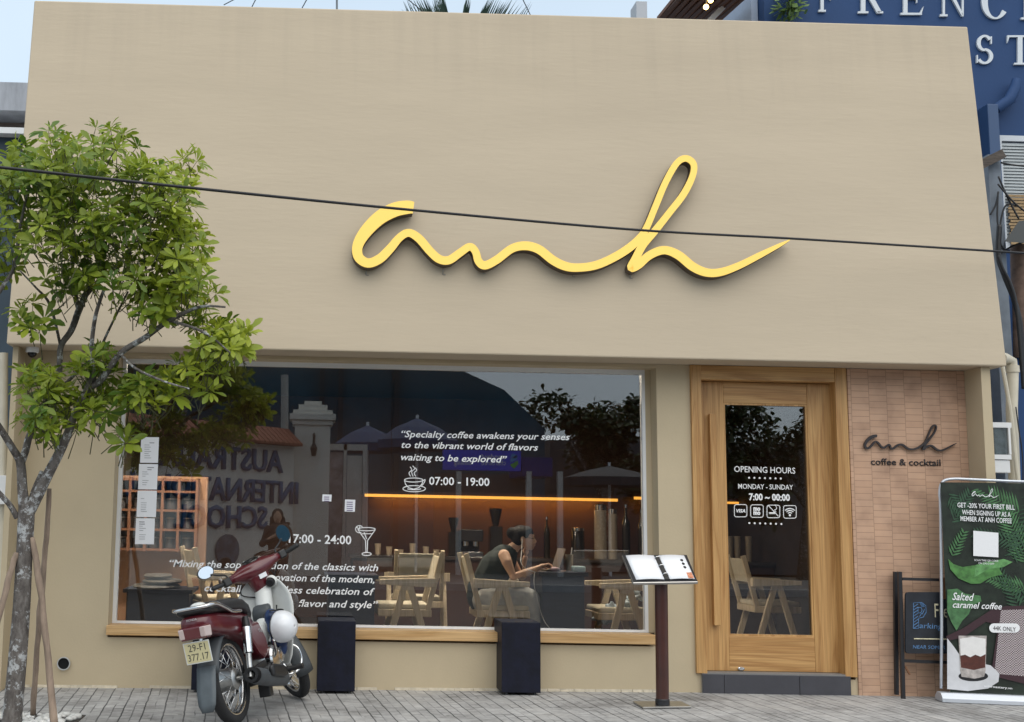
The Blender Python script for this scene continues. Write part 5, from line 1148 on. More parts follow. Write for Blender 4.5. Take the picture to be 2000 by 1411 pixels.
# ================================================================== ACROSS THE STREET (seen mirrored in the window)
CM = V((0, 2*GL-CAM.y, CAM.z))
def rfp(px, py, p0, n):
    d = ray(px, py); d = V((d.x, -d.y, d.z)); return CM+d*((p0-CM).dot(n)/d.dot(n))
sA, sB = rf(400, 1000, -17.2), rf(600, 1000, -19.6)
su = (sB-sA); su.z = 0; su.normalize(); sn = V((-su.y, su.x, 0))
if sn.y < 0: sn = -sn
def SP(x, y, off=0): return rfp(x, y, sA+sn*off, sn)
sw = thing('school_wall', 'cream school boundary wall with dark blue lettering and a tiled coping across the street', 'wall', SP(430, 1100))
crw = mat('cream_wall', (.80, .77, .69), .85, var=.08, vs=1.2)
L0, L1 = SP(60, 1000), SP(572, 1000)
zt0 = SP(420, 858).z
b = MB(); b.prism([V((L0.x, L0.y, -.25)), V((L1.x, L1.y, -.25)), V((L1.x, L1.y, zt0)), V((L0.x, L0.y, zt0))], -sn*.25); b.build('wall', crw, sw)
til = mat('roof_tile', (.28, .10, .06), .8, var=.35, vs=8)
b = MB(); n_ = 46
for i in range(n_):
    p, q = L0.lerp(L1, i/n_), L0.lerp(L1, (i+.86)/n_)
    b.hexa([V((p.x, p.y, zt0-.02))+sn*.30, V((q.x, q.y, zt0-.02))+sn*.30, V((q.x, q.y, zt0-.02))-sn*.4, V((p.x, p.y, zt0-.02))-sn*.4], [V((p.x, p.y, zt0+.04))+sn*.30, V((q.x, q.y, zt0+.04))+sn*.30, V((q.x, q.y, zt0+.42))-sn*.2, V((p.x, p.y, zt0+.42))-sn*.2])
b.build('tiled_coping', til, sw)
nl = mat('navy_letter', (.02, .11, .25), .5)
for body, xr, yr, xl, yl in (('AUSTRALIA', 550, 923, 308, 908), ('INTERNATIONAL', 579, 984, 235, 968), ('SCHOOL', 519, 1032, 338, 1030)):
    b = MB(); a, c = SP(xr, yr, .005), SP(xl, yl, .005); put_text(b, body, a, c, 40*(a-CM).length/FPX, sn, bold=.02, thick=.06); b.build('lettering', nl, sw)
b = MB(); c = SP(442, 1075); b.lathe([(.36, .02), (.36, .05), (.30, .055)], c, sn, n=30); b.build('round_plaque', mat('plaque', (.10, .13, .17), .6, var=.6, vs=5), sw)
# gate pillar
gpY = -19.4
def G(x, y, Y=gpY): return rf(x, y, Y)
gpl = thing('gate_pillar', 'tall cream gate pillar with a stepped cap beside the school lettering', 'pillar', (G(607, 1000).x, gpY, -.2))
x0, x1, zt = G(572, 1000).x, G(642, 1000).x, G(607, 830).z
b = MB(); b.box(x0, x1, gpY-.7, gpY, -.25, zt); b.build('shaft', crw, gpl)
b = MB(); zc = zt
for e, h in ((.06, .12), (.13, .14), (.05, .10), (-.08, .14), (-.22, .10)): b.box(x0-e, x1+e, gpY-.7-e, gpY+e, zc+.001, zc+h); zc += h
b.build('cap', crw, gpl)
lt = thing('wall_lamp', 'black iron lamp bracket on the gate pillar', 'lamp', G(613, 890)); q = G(613, 868)
b = MB(); b.tube([q+V((0, .0, .25)), q+V((0, .18, .2)), q+V((0, .2, -.1))], .03, n=6); b.build('bracket', black_pt, lt)
b = MB(); b.lathe([(.05, -.2), (.09, 0), (.03, .12)], q+V((0, .2, -.1)), n=8); b.build('lantern', black_pt, lt)
# white gate panels and kiosk
gt = thing('school_gate', 'white panelled gate leaf right of the gate pillar', 'gate', G(680, 1100, -20.5))
wg = mat('gate_white', (.55, .55, .53), .7, var=.1)
for xa, xb in ((648, 656), (687, 693), (723, 731)): b = MB(); b.box(G(xa, 1, -20.5).x, G(xb, 1, -20.5).x, -20.6, -20.5, -.25, G(690, 868, -20.5).z); b.build('post', wg, gt)
b = MB(); b.box(G(656, 1, -20.5).x, G(723, 1, -20.5).x, -20.6, -20.5, G(690, 880, -20.5).z, G(690, 868, -20.5).z); b.build('top_rail', wg, gt)
b = MB(); b.box(G(657, 1, -20.5).x, G(686, 1, -20.5).x, -20.59, -20.54, -.1, G(690, 884, -20.5).z); b.build('panel', mat('gate_panel', (.30, .26, .27), .7, var=.6, vs=3), gt)
b = MB(); b.box(G(694, 1, -20.5).x, G(722, 1, -20.5).x, -20.59, -20.54, -.1, G(690, 890, -20.5).z); b.build('panel', wg, gt)
# large dark blue market hall
hallm = mat('hall_blue', (.018, .075, .115), .7, var=.3, vs=.5)
HY = -27
hl = thing('market_hall', 'huge dark blue hall with a sloping roof edge across the street', 'building', (G(600, 1, HY).x, HY-3, -.2))
b = MB(); b.prism([G(x, y, HY) for x, y in ((-80, 1090), (-80, 640), (880, 640), (905, 725), (985, 762), (1064, 838), (1064, 1090))], (0, -7, 0)); b.build('shell', hallm, hl)
for i, (x, d) in enumerate(((640, 0), (675, 0), (780, 0))):
    b = MB(); b.box(G(x, 1, HY+.1).x, G(x+9, 1, HY+.1).x, HY+.002, HY+.2, -.2, G(x, 690, HY).z); b.build('column', mat('hall_column', (.02, .03, .04), .6), hl)
b = MB(); b.tube([G(556, 1020, -21), G(556, 733, -21)], .10, n=10); o = recenter(b.build('lamp_pole', mat('pole_pale', (.42, .42, .40), .7), smooth=True)); tag(o, 'pale pole rising behind the school wall across the street', 'pole')
# parasols
def parasol(label, x, yt, yb, hw, Y, m):
    t = thing('parasol', label, 'parasol', (G(x, 1, Y).x, Y, -.2), group='blue parasols across the street'); top, edge = G(x, yt, Y), G(x, yb, Y); r = hw*(abs(Y)+2*GL+DIST)/FPX
    b = MB(); b.lathe([(.04, 0), (r*.55, -(top.z-edge.z)*.42), (r, -(top.z-edge.z)), (r, -(top.z-edge.z)-.22), (r*.97, -(top.z-edge.z)-.2), (r*.5, -(top.z-edge.z)*.5)], top, n=10); b.build('canopy', m, t)
    b = MB(); b.tube([V((top.x, Y, -.2)), top+V((0, 0, .1))], .04, n=8); b.build('pole', white_pt, t)
pn = mat('parasol_blue', (.010, .045, .13), .7, var=.2, vs=2)
parasol('navy parasol right of the gate pillar across the street', 718, 832, 868, 66, -22.5, pn)
parasol('navy parasol in the middle, in front of the dark hall', 815, 818, 862, 82, -22, pn)
parasol('dark parasol farthest to the right, under the trees', 1190, 911, 934, 88, -22, mat('parasol_dark', (.02, .03, .04), .7))
# bank booth with a blue sign
by_ = -20.8
bkb = thing('bank_booth', 'bank machine booth with a bright blue sign across the street', 'booth', G(960, 1100, by_))
b = MB(); b.box(G(872, 1, by_).x, G(1016, 1, by_).x, by_-.25, by_, G(940, 919, by_).z, G(940, 880, by_).z); sgb = b.build('sign_board', mat('sign_blue', (.03, .07, .75), .4), bkb)
b = MB(); b.box(G(1019, 1, by_).x, G(1076, 1, by_).x, by_-2, by_-.1, G(1040, 930, by_).z, G(1040, 893, by_).z); b.build('side_panel', mat('sign_navy', (.012, .02, .18), .4), bkb)
for x in (897, 1027, 1085): b = MB(); b.box(G(x, 1, by_).x, G(x+9, 1, by_).x, by_-.2, by_-.02, -.2, G(x, 921, by_).z); b.build('post', wg, bkb)
b = MB(); b.box(G(872, 1, by_).x, G(1060, 1, by_).x, by_-2.2, by_-2, -.2, G(960, 920, by_).z); b.build('back_panel', mat('booth_back', (.10, .09, .09), .6), bkb)
b = MB(); yb_ = by_+.004
put_text(b, 'standard', G(988, 897, yb_), G(941, 897, yb_), .13, (0, 1, 0)); put_text(b, 'chartered', G(988, 909, yb_), G(941, 909, yb_), .13, (0, 1, 0)); put_text(b, 'banking', G(920, 908, yb_), G(887, 908, yb_), .13, (0, 1, 0)); b.build('lettering', wt, bkb, fixn=False)
for pts, c in ((((1004, 916), (996, 908), (1011, 900), (1013, 906)), (.10, .45, .08)), (((997, 904), (996, 897), (1010, 889), (1010, 897)), (.05, .30, .65)), (((996, 893), (1002, 886), (1012, 891), (1005, 896)), (.05, .30, .65))):
    b = MB(); b.prism([G(x, y, yb_) for x, y in pts], (0, .004, 0)); b.build('emblem', mat('emblem_%d' % int(c[1]*100), c, .5), bkb)
# trees behind
def far_tree(label, x, y, rx, ry_, Y, n, m, size=.27):
    n = int(n*2.6)
    t = thing('broadleaf_tree', label, 'tree', (G(x, 1, Y).x, Y, -.2), group='trees across the street'); c = G(x, y, Y); k = (abs(Y)+2*GL+DIST)/FPX; rr = random.Random(int(x+y))
    b = MB(); b.tube([V((c.x, Y, -.2)), V((c.x+.2, Y, c.z*.5)), c], [.28, .2, .1], n=8)
    for s_ in (-1, 1): b.tube([V((c.x+.2, Y, c.z*.5)), c+V((s_*rx*k*.5, 0, 0))], [.14, .05], n=6)
    b.build('trunk', barkm, t, smooth='all'); LVt = Leaves()
    lob = [(rr.uniform(-.75, .75), rr.uniform(-.6, .6), rr.uniform(-.75, .75), rr.uniform(.28, .5)) for _ in range(11)]
    for _ in range(n):
        lx, ly, lz_, lr = rr.choice(lob); d = V((rr.gauss(0, 1), rr.gauss(0, 1), rr.gauss(0, 1))).normalized()*lr*rr.uniform(.6, 1)
        p = c+V(((lx+d.x)*rx*k, (ly+d.y)*rx*k*.8, (lz_+d.z)*ry_*k)); LVt.leaf(p, V((rr.gauss(0, 1), rr.gauss(0, 1), rr.gauss(-.2, .6))).normalized(), V((rr.gauss(0, .5), rr.gauss(0, .5), 1)).normalized(), size*rr.uniform(.6, 1.2), size*.5, rr.random())
    LVt.build('crown', m, t)
ft = leaf_mat('far_leaf', (.018, .035, .012), (.05, .075, .02), .15)
far_tree('broad dark tree right of the hall across the street', 1170, 850, 125, 85, -27.5, 1500, ft)
far_tree('tall dark tree opposite the wooden door', 1330, 850, 130, 150, -26, 1700, ft)
far_tree('dark tree far right, opposite the brick panel', 1560, 870, 150, 170, -26, 1700, ft)
far_tree('dark tree rising behind the school wall, left of the pale pole', 330, 722, 95, 45, -24.5, 1300, ft)
far_tree('dark tree behind the left end of the school wall', 180, 800, 130, 110, -23.5, 1300, ft)
b = MB(); b.box(G(1070, 1, -31).x, G(1900, 1, -31).x, -36, -31, -.2, 4.2); o = recenter(b.build('low_house', mat('house_dark', (.10, .10, .11), .8, var=.3, vs=.6))); tag(o, 'low grey house behind the trees across the street', 'house')
# photographer
PHX, PHY = -.40, -10.25
ph = thing('person', 'photographer in dark clothes standing in the street holding up a phone', 'person', (PHX, PHY, -.17))
def pp(x, y, z): return V((PHX+x, PHY+y, -.17+z))
b = MB(); b.ball(pp(0, 0, 1.50), (.075, .09, .11)); b.ball(pp(0, .03, 1.45), (.055, .06, .07)); b.ball(pp(0, .095, 1.48), (.012, .018, .016))
flesh(b, [(pp(0, -.01, 1.42), .05), (pp(0, 0, 1.32), .055), (pp(0, 0, 1.2), .12), (pp(0, 0, 1.0), .11), (pp(0, 0, .86), .12)])
for s_ in (-1, 1):
    flesh(b, [(pp(.16*s_, 0, 1.28), .055), (pp(.24*s_, .06, 1.05), .042), (pp(.14+.05*s_, .27, 1.26), .03), (pp(.13+.04*s_, .30, 1.34), .03)])
    flesh(b, [(pp(.085*s_, 0, .86), .09), (pp(.09*s_, .01, .46), .058), (pp(.09*s_, -.01, .07), .04), (pp(.095*s_, .13, .03), .032)])
    for k in range(4): flesh(b, [(pp(.13+.045*s_, .30, 1.33+.018*k), .009), (pp(.13+.075*s_, .33, 1.34+.018*k), .008)], 6)
    flesh(b, [(pp(.13+.03*s_, .30, 1.33), .011), (pp(.13+.02*s_, .31, 1.37), .009)], 6)
remesh(b.build('body', skin, ph), .010)
dkc = mat('dark_clothes', (.015, .012, .016), .8, var=.3, vs=5); gryc = mat('grey_scarf', (.14, .15, .18), .8, var=.4, vs=8)
b = MB(); flesh(b, [(pp(0, 0, 1.30), .12), (pp(0, 0, 1.15), .155), (pp(0, 0, .95), .15), (pp(0, 0, .78), .18)])
for s_ in (-1, 1): flesh(b, [(pp(.15*s_, 0, 1.28), .075), (pp(.24*s_, .06, 1.05), .06), (pp(.155+.05*s_, .23, 1.22), .045)])
remesh(b.build('jacket', dkc, ph), .014)
b = MB()
for s_ in (-1, 1): flesh(b, [(pp(.09*s_, 0, .86), .115), (pp(.09*s_, .01, .46), .08), (pp(.09*s_, -.01, .10), .062)])
remesh(b.build('trousers', mat('maroon_trousers', (.04, .012, .018), .8), ph), .014)
b = MB(); b.ball(pp(0, -.03, 1.53), (.10, .10, .105)); flesh(b, [(pp(.08, -.06, 1.46), .05), (pp(.10, -.05, 1.30), .04)]); flesh(b, [(pp(-.08, -.06, 1.46), .05), (pp(-.10, -.05, 1.30), .04)]); b.ball(pp(0, -.08, 1.42), (.09, .05, .13)); remesh(b.build('hair', hairm, ph), .012)
b = MB(); b.ball(pp(.03, .06, 1.26), (.10, .08, .08)); remesh(b.build('scarf', gryc, ph), .012)
b = MB(); q = pp(.13, .335, 1.375); b.box(q.x-.075, q.x+.075, q.y-.004, q.y+.004, q.z-.036, q.z+.036); o = recenter(b.build('phone', black_pt, bevel=.003)); tag(o, 'dark phone held up sideways by the photographer', 'phone')

# ================================================================== MOTORBIKE
rc, fc_ = gp(461, 1417), gp(579, 1367)
hd = fc_-rc; hd.z = 0; BS = hd.length/1.21; hd.normalize(); print('bike scale', BS, math.degrees(math.atan2(hd.x, hd.y)))
BM = Matrix(((hd.x, -hd.y, 0), (hd.y, hd.x, 0), (0, 0, 1)))@Matrix.Rotation(R_(-12), 3, 'X')
bike = thing('motorbike', 'red and white underbone motorbike parked on its stand in front of the window', 'motorbike', rc+V((0, 0, .004)), BM@Matrix.Diagonal((BS, BS, BS)))
mar = mat('maroon_paint', (.095, .007, .013), .28, coat=.6, var=.08, vs=5); wpl = mat('bike_white', (.66, .67, .65), .35, var=.06, vs=8); blk = mat('bike_black', (.014, .014, .015), .45, var=.2, vs=14); gryp = mat('bike_grey', (.055, .062, .068), .55, var=.15, vs=8)
rub = mat('tyre_rubber', (.016, .016, .017), .8, bump=.4, bs=90); chro = mat('bike_chrome', (.70, .70, .70), .16, metal=1, var=.12, vs=10); stl = mat('bike_steel', (.42, .42, .41), .35, metal=1, var=.25, vs=12); vin = mat('seat_vinyl', (.020, .020, .022), .5, bump=.25, bs=160)
def ring(x, cz, hw, hh, p=3.0, n=22, cy=0):
    out = []
    for i in range(n):
        t = 2*math.pi*i/n; c, s_ = math.cos(t), math.sin(t)
        out.append(V((x, cy+hw*math.copysign(abs(c)**(2/p), c), cz+hh*math.copysign(abs(s_)**(2/p), s_))))
    return out
def bp(name, mb, m, par=None, **k): return mb.build(name, m, par or bike, local=True, **k)
def wheel(cx_, name, T_=None, drum=1):
    X = T_ or Matrix.Identity(4); c = V((cx_, 0, .285))
    def add(nm, mb, m, par=None, sm='all'):
        mb.b.transform(X); return bp(nm, mb, m, par, smooth=sm)
    b = MB(); prof = [(.222, -.028), (.245, -.038), (.268, -.036), (.282, -.020), (.286, 0), (.282, .020), (.268, .036), (.245, .038), (.222, .028)]
    nseg = 44; rings = []
    for i in range(nseg):
        t = 2*math.pi*i/nseg; rings.append([b.b.verts.new(c+V((r*math.cos(t), y, r*math.sin(t)))) for r, y in prof])
    for i in range(nseg):
        A_, B_ = rings[i], rings[(i+1) % nseg]
        for j in range(len(prof)): b.b.faces.new((A_[j], A_[(j+1) % len(prof)], B_[(j+1) % len(prof)], B_[j]))
    W = add(name, b, rub)
    b = MB(); rings = []; prof = [(.226, -.030), (.232, -.027), (.212, -.018), (.208, 0), (.212, .018), (.232, .027), (.226, .030), (.204, .020), (.200, 0), (.204, -.020)]
    for i in range(nseg):
        t = 2*math.pi*i/nseg; rings.append([b.b.verts.new(c+V((r*math.cos(t), y, r*math.sin(t)))) for r, y in prof])
    for i in range(nseg):
        A_, B_ = rings[i], rings[(i+1) % nseg]
        for j in range(len(prof)): b.b.faces.new((A_[j], A_[(j+1) % len(prof)], B_[(j+1) % len(prof)], B_[j]))
    add('rim', b, chro, W)
    b = MB(); b.lathe([(.03, -.07), (.055, -.065), (.072, -.05), (.072, .05), (.055, .065), (.03, .07)], c, (0, 1, 0), n=22); add('hub', b, stl, W, True)
    b = MB()
    for i in range(32):
        t = 2*math.pi*i/32; s_ = 1 if i % 2 else -1; t2 = t+.42*(1 if (i//2) % 2 else -1)
        b.tube([c+V((.07*math.cos(t2), .045*s_, .07*math.sin(t2))), c+V((.205*math.cos(t), .004*s_, .205*math.sin(t)))], .0022, n=5)
    add('spokes', b, chro, W); return W
wheel(0, 'rear_wheel')
def fender(name, cx_, a0, a1, r, hw, m, T_=None, par=None):
    b = MB(); rows = []
    for i in range(15):
        t = R_(a0+(a1-a0)*i/14); rows.append([V((cx_+(r-.022*abs(u)**2)*math.cos(t), hw*u, .285+(r-.022*abs(u)**2)*math.sin(t))) for u in (-1, -.7, -.35, 0, .35, .7, 1)])
    b.grid(rows)
    if T_: b.b.transform(T_)
    return bp(name, b, m, par, smooth='all', solid=.006)
fender('rear_fender', 0, 40, 168, .335, .075, gryp)
b = MB(); rows = []
for i in range(7):
    t = i/6; hw = .064-.012*max(0, t-.6)*2.5; rows.append([V((-.325-.085*math.sin(t*1.3), hw*u*(1 if t < .95 else .7), .40-.27*t)) for u in (-1, -.5, 0, .5, 1)])
b.grid(rows); bp('mudflap', b, mat('flap_grey', (.07, .085, .095), .5, var=.2, vs=12), smooth='all', solid=.006)
# bodywork
b = MB(); b.loft([ring(*q) for q in ((-.425, .665, .080, .050), (-.375, .662, .105, .066), (-.23, .650, .122, .076), (-.05, .628, .128, .082), (.12, .605, .128, .095), (.26, .565, .120, .125), (.36, .53, .100, .140))]); bp('tail_cowl', b, mar, smooth='all')
b = MB(); b.prism([V((x, -.118, z)) for x, z in ((.10, .60), (.40, .615), (.50, .50), (.52, .40), (.42, .355), (.33, .40), (.22, .50))], (0, .236, 0)); sc_ = bp('side_cover', b, mar, bevel=.022)
b = MB(); put_text(b, 'C100', V((.36, -.1195, .545)), V((.44, -.1195, .53)), .020, (0, -1, 0), thick=.001); bp('badge', b, chro, sc_, fixn=False)
b = MB(); b.loft([ring(*q) for q in ((-.40, .735, .085, .020), (-.36, .742, .112, .030), (-.15, .752, .130, .042), (.06, .752, .134, .046), (.18, .742, .125, .044), (.30, .715, .105, .038), (.40, .675, .075, .028), (.45, .645, .045, .016))]); bp('seat', b, vin, smooth='all')
b = MB(); b.tube(crom([(.02, -.150, .700), (-.12, -.152, .705), (-.22, -.150, .735), (-.35, -.140, .770), (-.435, -.10, .765), (-.45, 0, .765), (-.435, .10, .765), (-.35, .140, .770), (-.22, .150, .735), (-.12, .152, .705), (.02, .150, .700)], 5), .012, n=9); bp('grab_rail', b, chro, smooth='all')
b = MB(); b.loft([ring(*q) for q in ((-.45, .748, .085, .012), (-.39, .744, .115, .022), (-.28, .735, .120, .026))]); bp('tail_deck', b, blk, smooth='all')
b = MB(); b.ball((-.35, -.02, .775), (.05, .05, .022)); bp('seat_knob', b, wpl, smooth='all')
tlm = mat('tail_red', (.10, .008, .012), .15, coat=.8)
b = MB(); b.hexa([(-.455, -.085, .575), (-.39, -.10, .575), (-.39, .10, .575), (-.455, .085, .575)], [(-.465, -.088, .655), (-.39, -.105, .66), (-.39, .105, .66), (-.465, .088, .655)]); tl = bp('tail_light', b, tlm, bevel=.012)
for s_ in (-1, 1):
    b = MB(); b.hexa([(-.457, .050*s_, .585), (-.39, .102*s_, .585), (-.395, .104*s_, .65), (-.467, .052*s_, .648)], [(-.461, .086*s_, .585), (-.41, .108*s_, .585), (-.41, .110*s_, .65), (-.471, .088*s_, .648)]); bp('indicator_lens', b, mat('clear_lens', (.50, .40, .38), .15, coat=.5), tl, bevel=.006)
b = MB(); put_text(b, 'HONDA', V((-.437, .035, .690)), V((-.437, -.035, .690)), .014, (-1, 0, .12), thick=.001); bp('tail_lettering', b, mat('badge_grey', (.45, .42, .42), .4), fixn=False)
pt_ = Matrix.Translation((-.425, 0, .565))@Matrix.Rotation(R_(-8), 4, 'Y')@Matrix.Scale(.9, 4)
b = MB(); b.box(-.004, 0, -.098, .098, -.150, 0); b.b.transform(pt_); np_ = bp('number_plate', b, mat('plate_rim', (.62, .63, .60), .45), bevel=.003)
b = MB(); b.box(-.0052, -.0042, -.090, .090, -.142, -.008); b.b.transform(pt_); bp('plate_face', b, mat('plate_yellow', (.58, .52, .30), .5, var=.06, vs=10), np_)
b = MB(); put_text(b, '29-F1', V((-.006, .062, -.064)), V((-.006, -.064, -.064)), .046, (-1, 0, 0), thick=.0004); put_text(b, '377.17', V((-.006, .078, -.128)), V((-.006, -.078, -.128)), .046, (-1, 0, 0), thick=.0004); b.b.transform(pt_); bp('plate_lettering', b, mat('plate_black', (.05, .05, .045), .5), np_, fixn=False)
for s_ in (-1, 1):
    b = MB(); b.tube([(.075, .152*s_, .66), (.07, .153*s_, .60), (.064, .154*s_, .59)], [.020, .026, .026], n=12); sh_ = bp('shock_absorber', b, blk, smooth=True)
    b = MB(); b.tube([(.064, .154*s_, .59), (.025, .155*s_, .43), (.022, .155*s_, .425)], [.030, .030, .022], n=14); bp('shock_cover', b, chro, sh_, smooth=True)
    b = MB(); b.tube([(.022, .155*s_, .425), (-.002, .155*s_, .30), (-.004, .155*s_, .28)], [.020, .020, .024], n=12); bp('shock_body', b, stl, sh_, smooth=True)
    b = MB(); b.bar((-.03, .120*s_, .285), (.44, .10*s_, .33), .045, .022); bp('swingarm', b, blk, bevel=.006)
b = MB(); b.tube([(0, -.17, .285), (0, .17, .285)], .012, n=8); b.lathe([(.022, 0), (.022, .018)], (0, -.18, .285), (0, 1, 0), n=6); bp('axle', b, stl)
# engine and exhaust
b = MB(); b.loft([ring(x, z, hw, hh, 3.2) for x, z, hw, hh in ((.43, .35, .06, .06), (.48, .35, .095, .095), (.60, .34, .105, .105), (.70, .35, .095, .085), (.74, .36, .06, .06))]); en = bp('engine', b, stl, smooth='all')
for x, z, r in ((.56, .35, .088), (.68, .365, .062)):
    b = MB(); b.lathe([(r, .03), (r, -.015), (r*.86, -.028), (r*.3, -.030)], (x, -.112, z), (0, 1, 0), n=24); bp('engine_cover', b, chro, en, smooth=True)
b = MB()
for i in range(7): b.box(.75+.018*i, .757+.018*i, -.062, .062, .315, .455)
bp('cylinder_fins', b, stl, en)
b = MB(); b.box(.745, .875, -.045, .045, .335, .435); b.ball((.89, 0, .385), (.035, .05, .05)); bp('cylinder', b, stl, en, smooth=True)
b = MB(); b.tube(crom([(.88, -.03, .34), (.90, -.07, .25), (.82, -.12, .20), (.70, -.14, .185), (.60, -.15, .195)], 5), .019, n=10); ex = bp('exhaust_pipe', b, chro, smooth='all')
b = MB(); b.tube([(.64, -.155, .195), (.58, -.158, .20), (.30, -.165, .235), (.05, -.175, .275), (.0, -.178, .285)], [.022, .048, .055, .056, .050], n=18, caps=False); bp('muffler', b, gryp, ex, smooth='all')
b = MB(); b.lathe([(.049, .001), (.030, .001), (.030, -.05), (.049, -.05)], (.0, -.178, .285), V((1, -.03, -.15)), n=18, caps=False); b.lathe([(.03, .03), (.03, .031)], (.0, -.178, .285), V((1, -.03, -.15)), n=18); bp('muffler_mouth', b, blk, ex)
b = MB(); b.loft([ring(x, z, .012, hh, 3, 14, -.228) for x, z, hh in ((.18, .285, .03), (.24, .285, .042), (.42, .262, .040), (.47, .255, .028))]); bp('heat_guard', b, blk, ex, smooth='all')
b = MB(); b.tube([(.62, -.10, .25), (.62, -.19, .255)], .010, n=8); b.tube([(.62, -.19, .255), (.62, -.30, .262)], .019, n=10); bp('footpeg', b, blk, smooth=True)
b = MB(); b.tube([(.62, .10, .25), (.62, .30, .262)], .017, n=10); bp('footpeg', b, blk, smooth=True)
b = MB(); b.tube(crom([(.56, -.145, .30), (.60, -.17, .23), (.70, -.19, .21), (.78, -.19, .25)], 4), .008, n=7); bp('brake_pedal', b, chro, smooth='all')
b = MB(); b.tube(crom([(.50, -.15, .36), (.44, -.19, .40), (.40, -.20, .47), (.38, -.21, .46)], 4), .009, n=7); bp('kick_lever', b, chro, smooth='all')
b = MB(); b.tube([(.50, .10, .24), (.46, .20, .12), (.44, .27, .055)], .010, n=8); b.lathe([(.024, 0), (.024, .006)], (.44, .27, .052), (0, .2, 1), n=10); bp('side_stand', b, blk)
b = MB(); b.box(.26, .50, -.05, .10, .20, .235); b.box(.33, .40, -.14, -.06, .115, .20); bp('underframe', b, blk, bevel=.006)
# leg shield, tunnel
b = MB(); rows = []
for i in range(13):
    t = i/12; z = .905-.62*t; w_ = .10+.155*math.sin(math.pi*min(1, t*1.25+.06))**.7 if t < .75 else .10+.155*math.sin(math.pi*min(1, .75*1.25+.06))**.7
    w_ = .88*[.105, .170, .215, .240, .250, .250, .245, .235, .225, .215, .205, .190, .160][i]
    rows.append([V((.955-.10*(z < .7)*(.7-z)*1.2-.105*abs(u)**1.6*(.55+.45*min(1, t*2)), w_*u, z)) for u in (-1, -.85, -.65, -.4, -.2, 0, .2, .4, .65, .85, 1)])
b.grid(rows); lsh = bp('leg_shield', b, wpl, smooth='all', solid=.008)
b = MB(); b.loft([[V((x, .062*math.cos(R_(a)), z))+V((-.05*math.sin(R_(a))*sx, 0, 0)) for a in range(0, 181, 20)]+[V((x+.03, -.05, z)), V((x+.03, .05, z))] for x, z, sx in ((.925, .855, .9), (.90, .80, 1.3), (.885, .70, 1.6), (.85, .60, 1.6))]); bp('column_cover', b, wpl, smooth='all')
b = MB(); b.loft([ring(x, z, hw, hh, 2.6) for x, z, hw, hh in ((.36, .50, .07, .10), (.50, .46, .06, .09), (.66, .48, .055, .08), (.82, .58, .055, .08), (.90, .66, .05, .07))]); bp('centre_frame', b, wpl, smooth='all')
b = MB(); b.loft([ring(x, z, hw, hh, 4) for x, z, hw, hh in ((.765, .645, .062, .050), (.80, .655, .070, .062), (.84, .665, .060, .060))]); bp('battery_cover', b, gryp, smooth='all')
b = MB(); b.lathe([(.030, 0), (.030, -.022), (.020, -.026), (.018, -.020)], (.880, -.075, .865), V((1, 0, .25)), n=18); kl = bp('key_lock', b, blk, smooth=True)
b = MB(); b.lathe([(.044, .03), (.044, .012), (.036, .0)], (.880, -.075, .865), V((1, 0, .25)), n=20, caps=False); bp('lock_rim', b, wpl, kl, smooth=True)
for s_ in (-1, 1):
    b = MB(); b.tube(crom([(.74, .06*s_, .20), (.84, .17*s_, .22), (.885, .205*s_, .29), (.88, .19*s_, .38), (.86, .12*s_, .42)], 5), .010, n=8); bp('guard_bar', b, chro, smooth='all')
# steered parts
HP = V((.93, 0, .78)); SAX = V((-.43, 0, .90)).normalized(); ST = Matrix.Translation(HP)@Matrix.Rotation(R_(42), 4, SAX)@Matrix.Translation(-HP)
wheel(1.21, 'front_wheel', ST)
fender('front_fender', 1.21, 30, 205, .325, .068, gryp, ST)
def sp(name, b, m, par=None, **k): b.b.transform(ST); return bp(name, b, m, par, **k)
for s_ in (-1, 1): b = MB(); b.tube([(1.205, .080*s_, .28), (1.15, .080*s_, .40), (.99, .075*s_, .74)], [.020, .024, .024], n=12); sp('fork_leg', b, blk, smooth='all')
b = MB(); secs = []
for y, cx_, cz_, rx, rz in ((-.215, .868, .985, .030, .026), (-.16, .880, .985, .042, .036), (-.11, .900, .980, .075, .058), (-.05, .915, .975, .105, .075), (0, .918, .975, .110, .078), (.05, .915, .975, .105, .075), (.11, .900, .980, .075, .058), (.16, .880, .985, .042, .036), (.215, .868, .985, .030, .026)):
    secs.append([V((cx_+rx*math.cos(t), y, cz_+rz*math.sin(t))) for t in (2*math.pi*k/16 for k in range(16))])
b.loft(secs); cw_ = sp('handlebar_cowl', b, mar, smooth='all')
b = MB(); b.loft([ring(0, 0, hw, hd_, 3, 18) for hw, hd_ in ((.085, .085), (.082, .080), (.072, .066), (.06, .05))])
vs = list(b.b.verts)
for k, (cx_, cz_) in enumerate(((.90, .985), (.895, .92), (.905, .86), (.918, .81))):
    for v in vs[k*18:(k+1)*18]: v.co = V((cx_+v.co.z*.8, v.co.y, cz_))
sp('steering_neck', b, mar, smooth='all')
b = MB(); b.lathe([(.050, .002), (.050, .010), (.046, .014)], (.885, 0, 1.040), V((-.35, 0, 1)), n=24, sc=(1.35, .9)); gg = sp('gauge', b, mat('gauge_black', (.02, .018, .018), .12, coat=.6), cw_, smooth=True)
b = MB(); b.box(-.0012, 0, -.030, .030, -.016, .016); b.b.transform(Matrix.Translation((.828, -.02, .912))@Matrix.Rotation(R_(-6), 4, 'Y')); sp('sticker', b, paper, cw_)
b = MB(); b.lathe([(.075, 0), (.070, .03), (.04, .05)], (1.01, 0, .985), (1, 0, -.1), n=20); sp('headlight', b, mat('lens_clear', (.6, .6, .6), .1, metal=.5), smooth=True)
